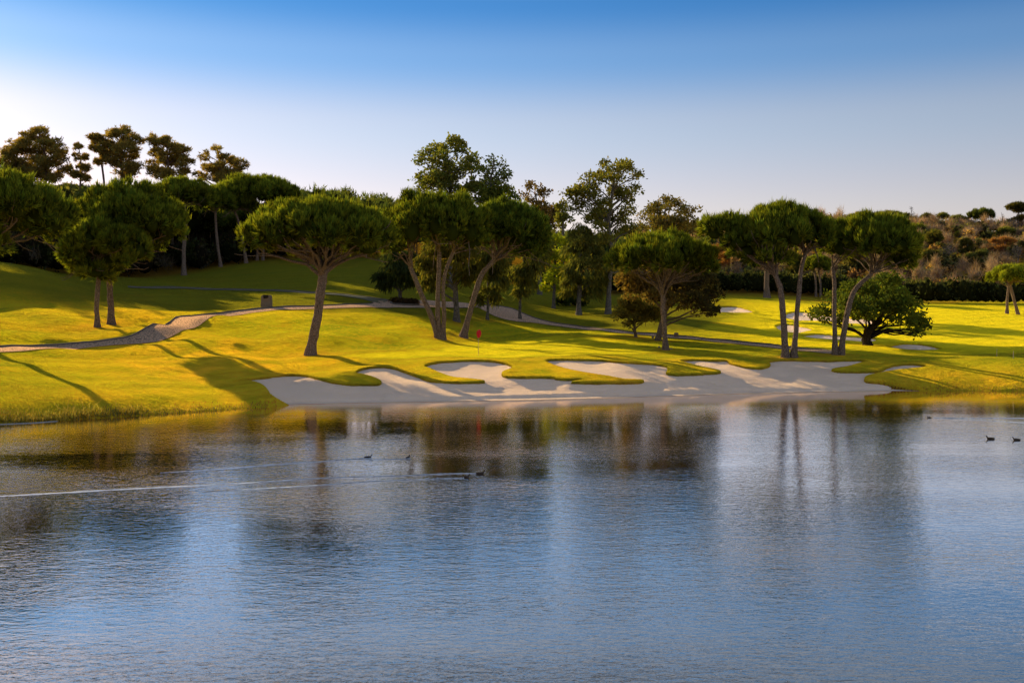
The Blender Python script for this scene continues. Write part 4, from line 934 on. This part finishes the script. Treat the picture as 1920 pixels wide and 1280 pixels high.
# ------------------------------------------------------------------ flag, stone block, bed, stones, stakes
b = gp(897,667)[0]; z = T_at(b[0],b[1])
fl = empty('golf_flag', (b[0],b[1],z), 'thin flagstick with red flag standing on the putting green', 'flag')
V,Fq = tube([(0,0,-.1),(0,0,1.),(0,0,2.12)],[.017,.017,.014],8); mesh('pole', V, Fq, M_pole, fl, smooth=True)
u,v = np.meshgrid(np.linspace(0,1,12),np.linspace(0,1,9))
hx = .01 + (u-.42)*(.14+.26*np.sin(np.pi*np.clip(v*.9+.08,0,1))); hz = 2.10-v*.66+.03*u
hy = .05*np.sin(u*7+v*2)-.02
mesh('flag', np.stack([hx.ravel(),hy.ravel(),hz.ravel()],1), grid_faces(9,12), M_flag, fl, smooth=True)
def rock(name, label, cat, px, py, wpx, hpx, mat, seed, group=None, ymin=0., box=False, notch=False):
    rng = np.random.default_rng(seed); b = gp(px,py,ymin)[0]; s_=b[1]/F; z=T_at(b[0],b[1])
    import bmesh
    bm = bmesh.new(); bmesh.ops.create_cube(bm, size=1)
    bmesh.ops.subdivide_edges(bm, edges=bm.edges[:], cuts=3, use_grid_fill=True)
    bmesh.ops.bevel(bm, geom=[e for e in bm.edges if e.calc_face_angle(0) > 1], offset=.06, segments=2, affect='EDGES')
    w_,h_ = wpx*s_, hpx*s_
    for vv in bm.verts:
        c = vv.co
        if not box: c.normalize(); c *= .55
        k = 1-.08*(c.z+.5)
        c.x *= w_*k; c.y *= w_*.8*k; c.z = (c.z+.5)*h_-.08
        c += Vector(rng.normal(0,.012*w_,3))
    me = bpy.data.meshes.new(name); bm.to_mesh(me); bm.free(); me.materials.append(mat)
    o = bpy.data.objects.new(name, me); COL.objects.link(o); o.location = (b[0],b[1],z); tag(o,label,cat,group)
    if notch:
        V,Fq = tube([(0,-w_*.32,h_*.86),(0,-w_*.40,h_*.97)],[w_*.01,w_*.2],8)
        q = np.array([(-.2,0,.70),(.22,0,.74),(.26,0,1.0),(-.24,0,1.0)])
        V = np.array([[a*w_, -w_*.40*.97-.06+ (0 if i<4 else .25), c*h_-.04] for i,(a,_,c) in enumerate(np.vstack([q,q]))])
        mesh('notch', V, np.array([[0,1,2,3],[3,2,6,7],[0,3,7,4],[1,5,6,2],[0,4,5,1]]), M_notch, o)
    return o
rock('stone_block','squat brown stone block with dark notch beside upper cart path','stone block',500,575,19,23,M_stone,1,box=True,notch=True)
rock('stump','short pale stump on dark ground right of flat-topped pine','stump',1268,632,8,10,M_stone,2,ymin=85,box=True)
for i,(px,py,w_,h_,lab) in enumerate([(1285,631,5,4,'small grey stone just right of the pale stump'),(1299,632,4,4,'small grey stone second right of the pale stump'),(1224,634,4,6,'pale stone left of the brown tree trunk'),(1316,637,3,6,'narrow pale stone farthest right of the pale stump'),(1236,652,4,5,'pale stone at foot of slim flat-topped pine'),(1258,654,6,3,'low pale stone lying right of flat-topped pine foot')]):
    rock('stone', lab, 'stone', px, py, w_, h_, M_pebble, 10+i, 'stones on the shaded hollow', ymin=75)
for px,py,lab in ((1869,668,'thin pale marker stake near right edge of fairway'),(1900,672,'shorter thin marker stake at the far right edge')):
    b = gp(px,py)[0]; V,Fq = tube([(0,0,-.1),(0,0,.3),(.01,0,.62)],[.025,.022,.018],6)
    o = mesh('marker_stake', V, Fq, M_pole, smooth=True); o.location=(b[0],b[1],T_at(b[0],b[1])); tag(o, lab, 'stake', 'marker stakes at right')
# planting bed
b = gp(757,572)[0]; s_=b[1]/F; rng=np.random.default_rng(77)
bed = empty('planting_bed',(b[0],b[1]+1.2,T_at(b[0],b[1]+1.2)),'low oval planting bed of dark red-brown shrubs at path junction','planting bed')
mb=MB(); iv,jf=ico(); bl=np.array(bed.location)
C=[];Rr=[]
for i in range(40):
    a=rng.uniform(0,6.28); r=math.sqrt(rng.random()); x=bl[0]+r*24*s_*math.cos(a); y=bl[1]+r*1.5*math.sin(a); C.append((x,y,T_at(x,y)+.25)); Rr.append((.4,.4,.34))
C=np.array(C);Rr=np.array(Rr); p,o_,lob=shell_points(rng,C,Rr,2600,nsub=8)
V,Fc,idx=leaves(rng,p,norm(o_+np.array([0,0,.4])),.22,.12,.6); mb.add(V,Fc,shade(rng,(.05,.03,.02),lob,idx,.5)); core_mesh(rng,C,Rr,.8,(.05,.03,.02),mb); mb.build('shrubs',M_leaf,bed,loc=bl)
a=np.linspace(0,2*math.pi,40); ring=np.array([[bl[0]+26*s_*math.cos(t_),bl[1]+1.75*math.sin(t_)] for t_ in a]); ring=np.column_stack([ring,[T_at(*q)+.12 for q in ring]])
V,Fq=tube(ring,np.full(40,.14),7); mesh('stone_edge',V,Fq,M_kerb,bed,loc=bl)

# ------------------------------------------------------------------ ducks and their wakes
def duck(px, py, face, label, size=.4, name='duck'):
    size *= .8
    Y = F*H/(py-YH); x=(px-960)/F*Y
    bm_v=[(-.52,0,.10),(-.36,0,.07),(-.12,0,.06),(.14,0,.07),(.30,0,.11),(.37,0,.22),(.40,0,.33),(.46,0,.37),(.55,0,.355)]
    rr=[.035,.11,.165,.165,.11,.062,.06,.072,.02]
    o_ = np.array(bm_v)*size/1.0*1.0; r_=np.array(rr)*size
    t_=np.linspace(0,len(o_)-1,30); q=np.stack([np.interp(t_,np.arange(len(o_)),o_[:,k]) for k in range(3)],1); r=np.interp(t_,np.arange(len(o_)),r_)
    for _ in range(2): q[1:-1]=.25*q[:-2]+.5*q[1:-1]+.25*q[2:]; r[1:-1]=.25*r[:-2]+.5*r[1:-1]+.25*r[2:]
    V,Fq=tube(q,r,12); V[:,1]*=1.05
    caps=np.array([list(range(12)),list(range(29*12,30*12))])
    m=mesh('body',V,[Fq,caps],M_duck,None,smooth=True)
    root=empty(name,(x,Y,.0),label,'duck','ducks swimming on the lake'); root.rotation_euler.z=face; m.parent=root
    bl_=np.array([(.50,0,.365),(.56,0,.355),(.62,0,.345)])*size; V,Fq=tube(bl_,np.array([.03,.026,.008])*size,7); V[:,2]=(V[:,2]-.355*size)*.6+.355*size
    mesh('bill',V,Fq,M_bill,root,smooth=True)
    for sgn in (-1,1):
        w2=np.array([(-.40,sgn*.06,.15),(-.2,sgn*.15,.15),(.05,sgn*.16,.13),(.18,sgn*.12,.11)])*size; V,Fq=tube(w2,np.array([.015,.05,.06,.02])*size,8); mesh('wing',V,Fq,M_duck,root,smooth=True)
    return root
def wake(pts, wd, label, hgt=.035):
    pts=smooth_line(pts,26); m=len(pts); q=[]
    for a,b_ in pts:
        Y=F*H/(b_-YH); q.append(((a-960)/F*Y,Y))
    q=np.array(q); rng=np.random.default_rng(m); t_=np.linspace(0,1,m)
    d=np.gradient(q,axis=0); nrm=norm(np.stack([-d[:,1],d[:,0]],1)); wv=wd*1.15*(.45+.55*t_)*np.clip(1+rng.normal(0,.25,m),.3,2); wv=wv*np.minimum(1,(1-t_)*5+.02); hv=.026*(1-.6*t_)*np.clip(1+rng.normal(0,.3,m),.2,2); q=q+nrm*rng.normal(0,.008,(m,1))
    prof=np.linspace(-1,1,7); V=[]
    for k in prof:
        V.append(np.column_stack([q+nrm*(wv*k)[:,None], .004+hv*math.cos(k*math.pi/2)**1.5]))
    V=np.stack(V,1).reshape(-1,3)
    o=mesh('duck_wake',V,grid_faces(m,7),M_wake,smooth=True); tag(o,label,'wake','wakes trailing behind the ducks')
duck(690,858,R(6),'dark duck leading white wake left of its brown companion',.42)
duck(765,859,R(70),'brown duck swimming upright right of centre-left wake',.42)
duck(901,888,R(8),'dark duck at the tip of the longest wake',.42)
duck(873,895,R(8),'dark duck trailing just behind the one at wake tip',.4)
duck(1857,823,R(176),'dark duck near right edge heading left in front',.5)
duck(1906,825,R(176),'dark duck at right frame edge following another',.46)
duck(1742,783,R(172),'small far duck ahead of twin wakes at upper right',.3)
wake([(697,859),(650,861),(600,865),(520,870),(400,880),(300,886)],.10,'thin arcing wake behind the left pair of ducks')
wake([(770,860),(740,860.5),(715,861),(690,862)],.09,'short wake between the left pair of ducks')
wake([(903,887.5),(840,888),(740,892),(600,896),(450,906),(250,916),(0,930),(-120,936)],.11,'longest wake streaking to the left frame edge')
wake([(870,896),(800,898),(700,902),(600,909),(500,915),(380,922)],.10,'lower parallel wake beside the longest wake')
wake([(1750,783),(1800,783.5),(1860,784),(1930,784),(2050,785)],.11,'upper straight wake at right edge')
wake([(1750,783.3),(1800,785.5),(1860,788.5),(1930,793),(2050,800)],.11,'lower diverging wake at right edge')
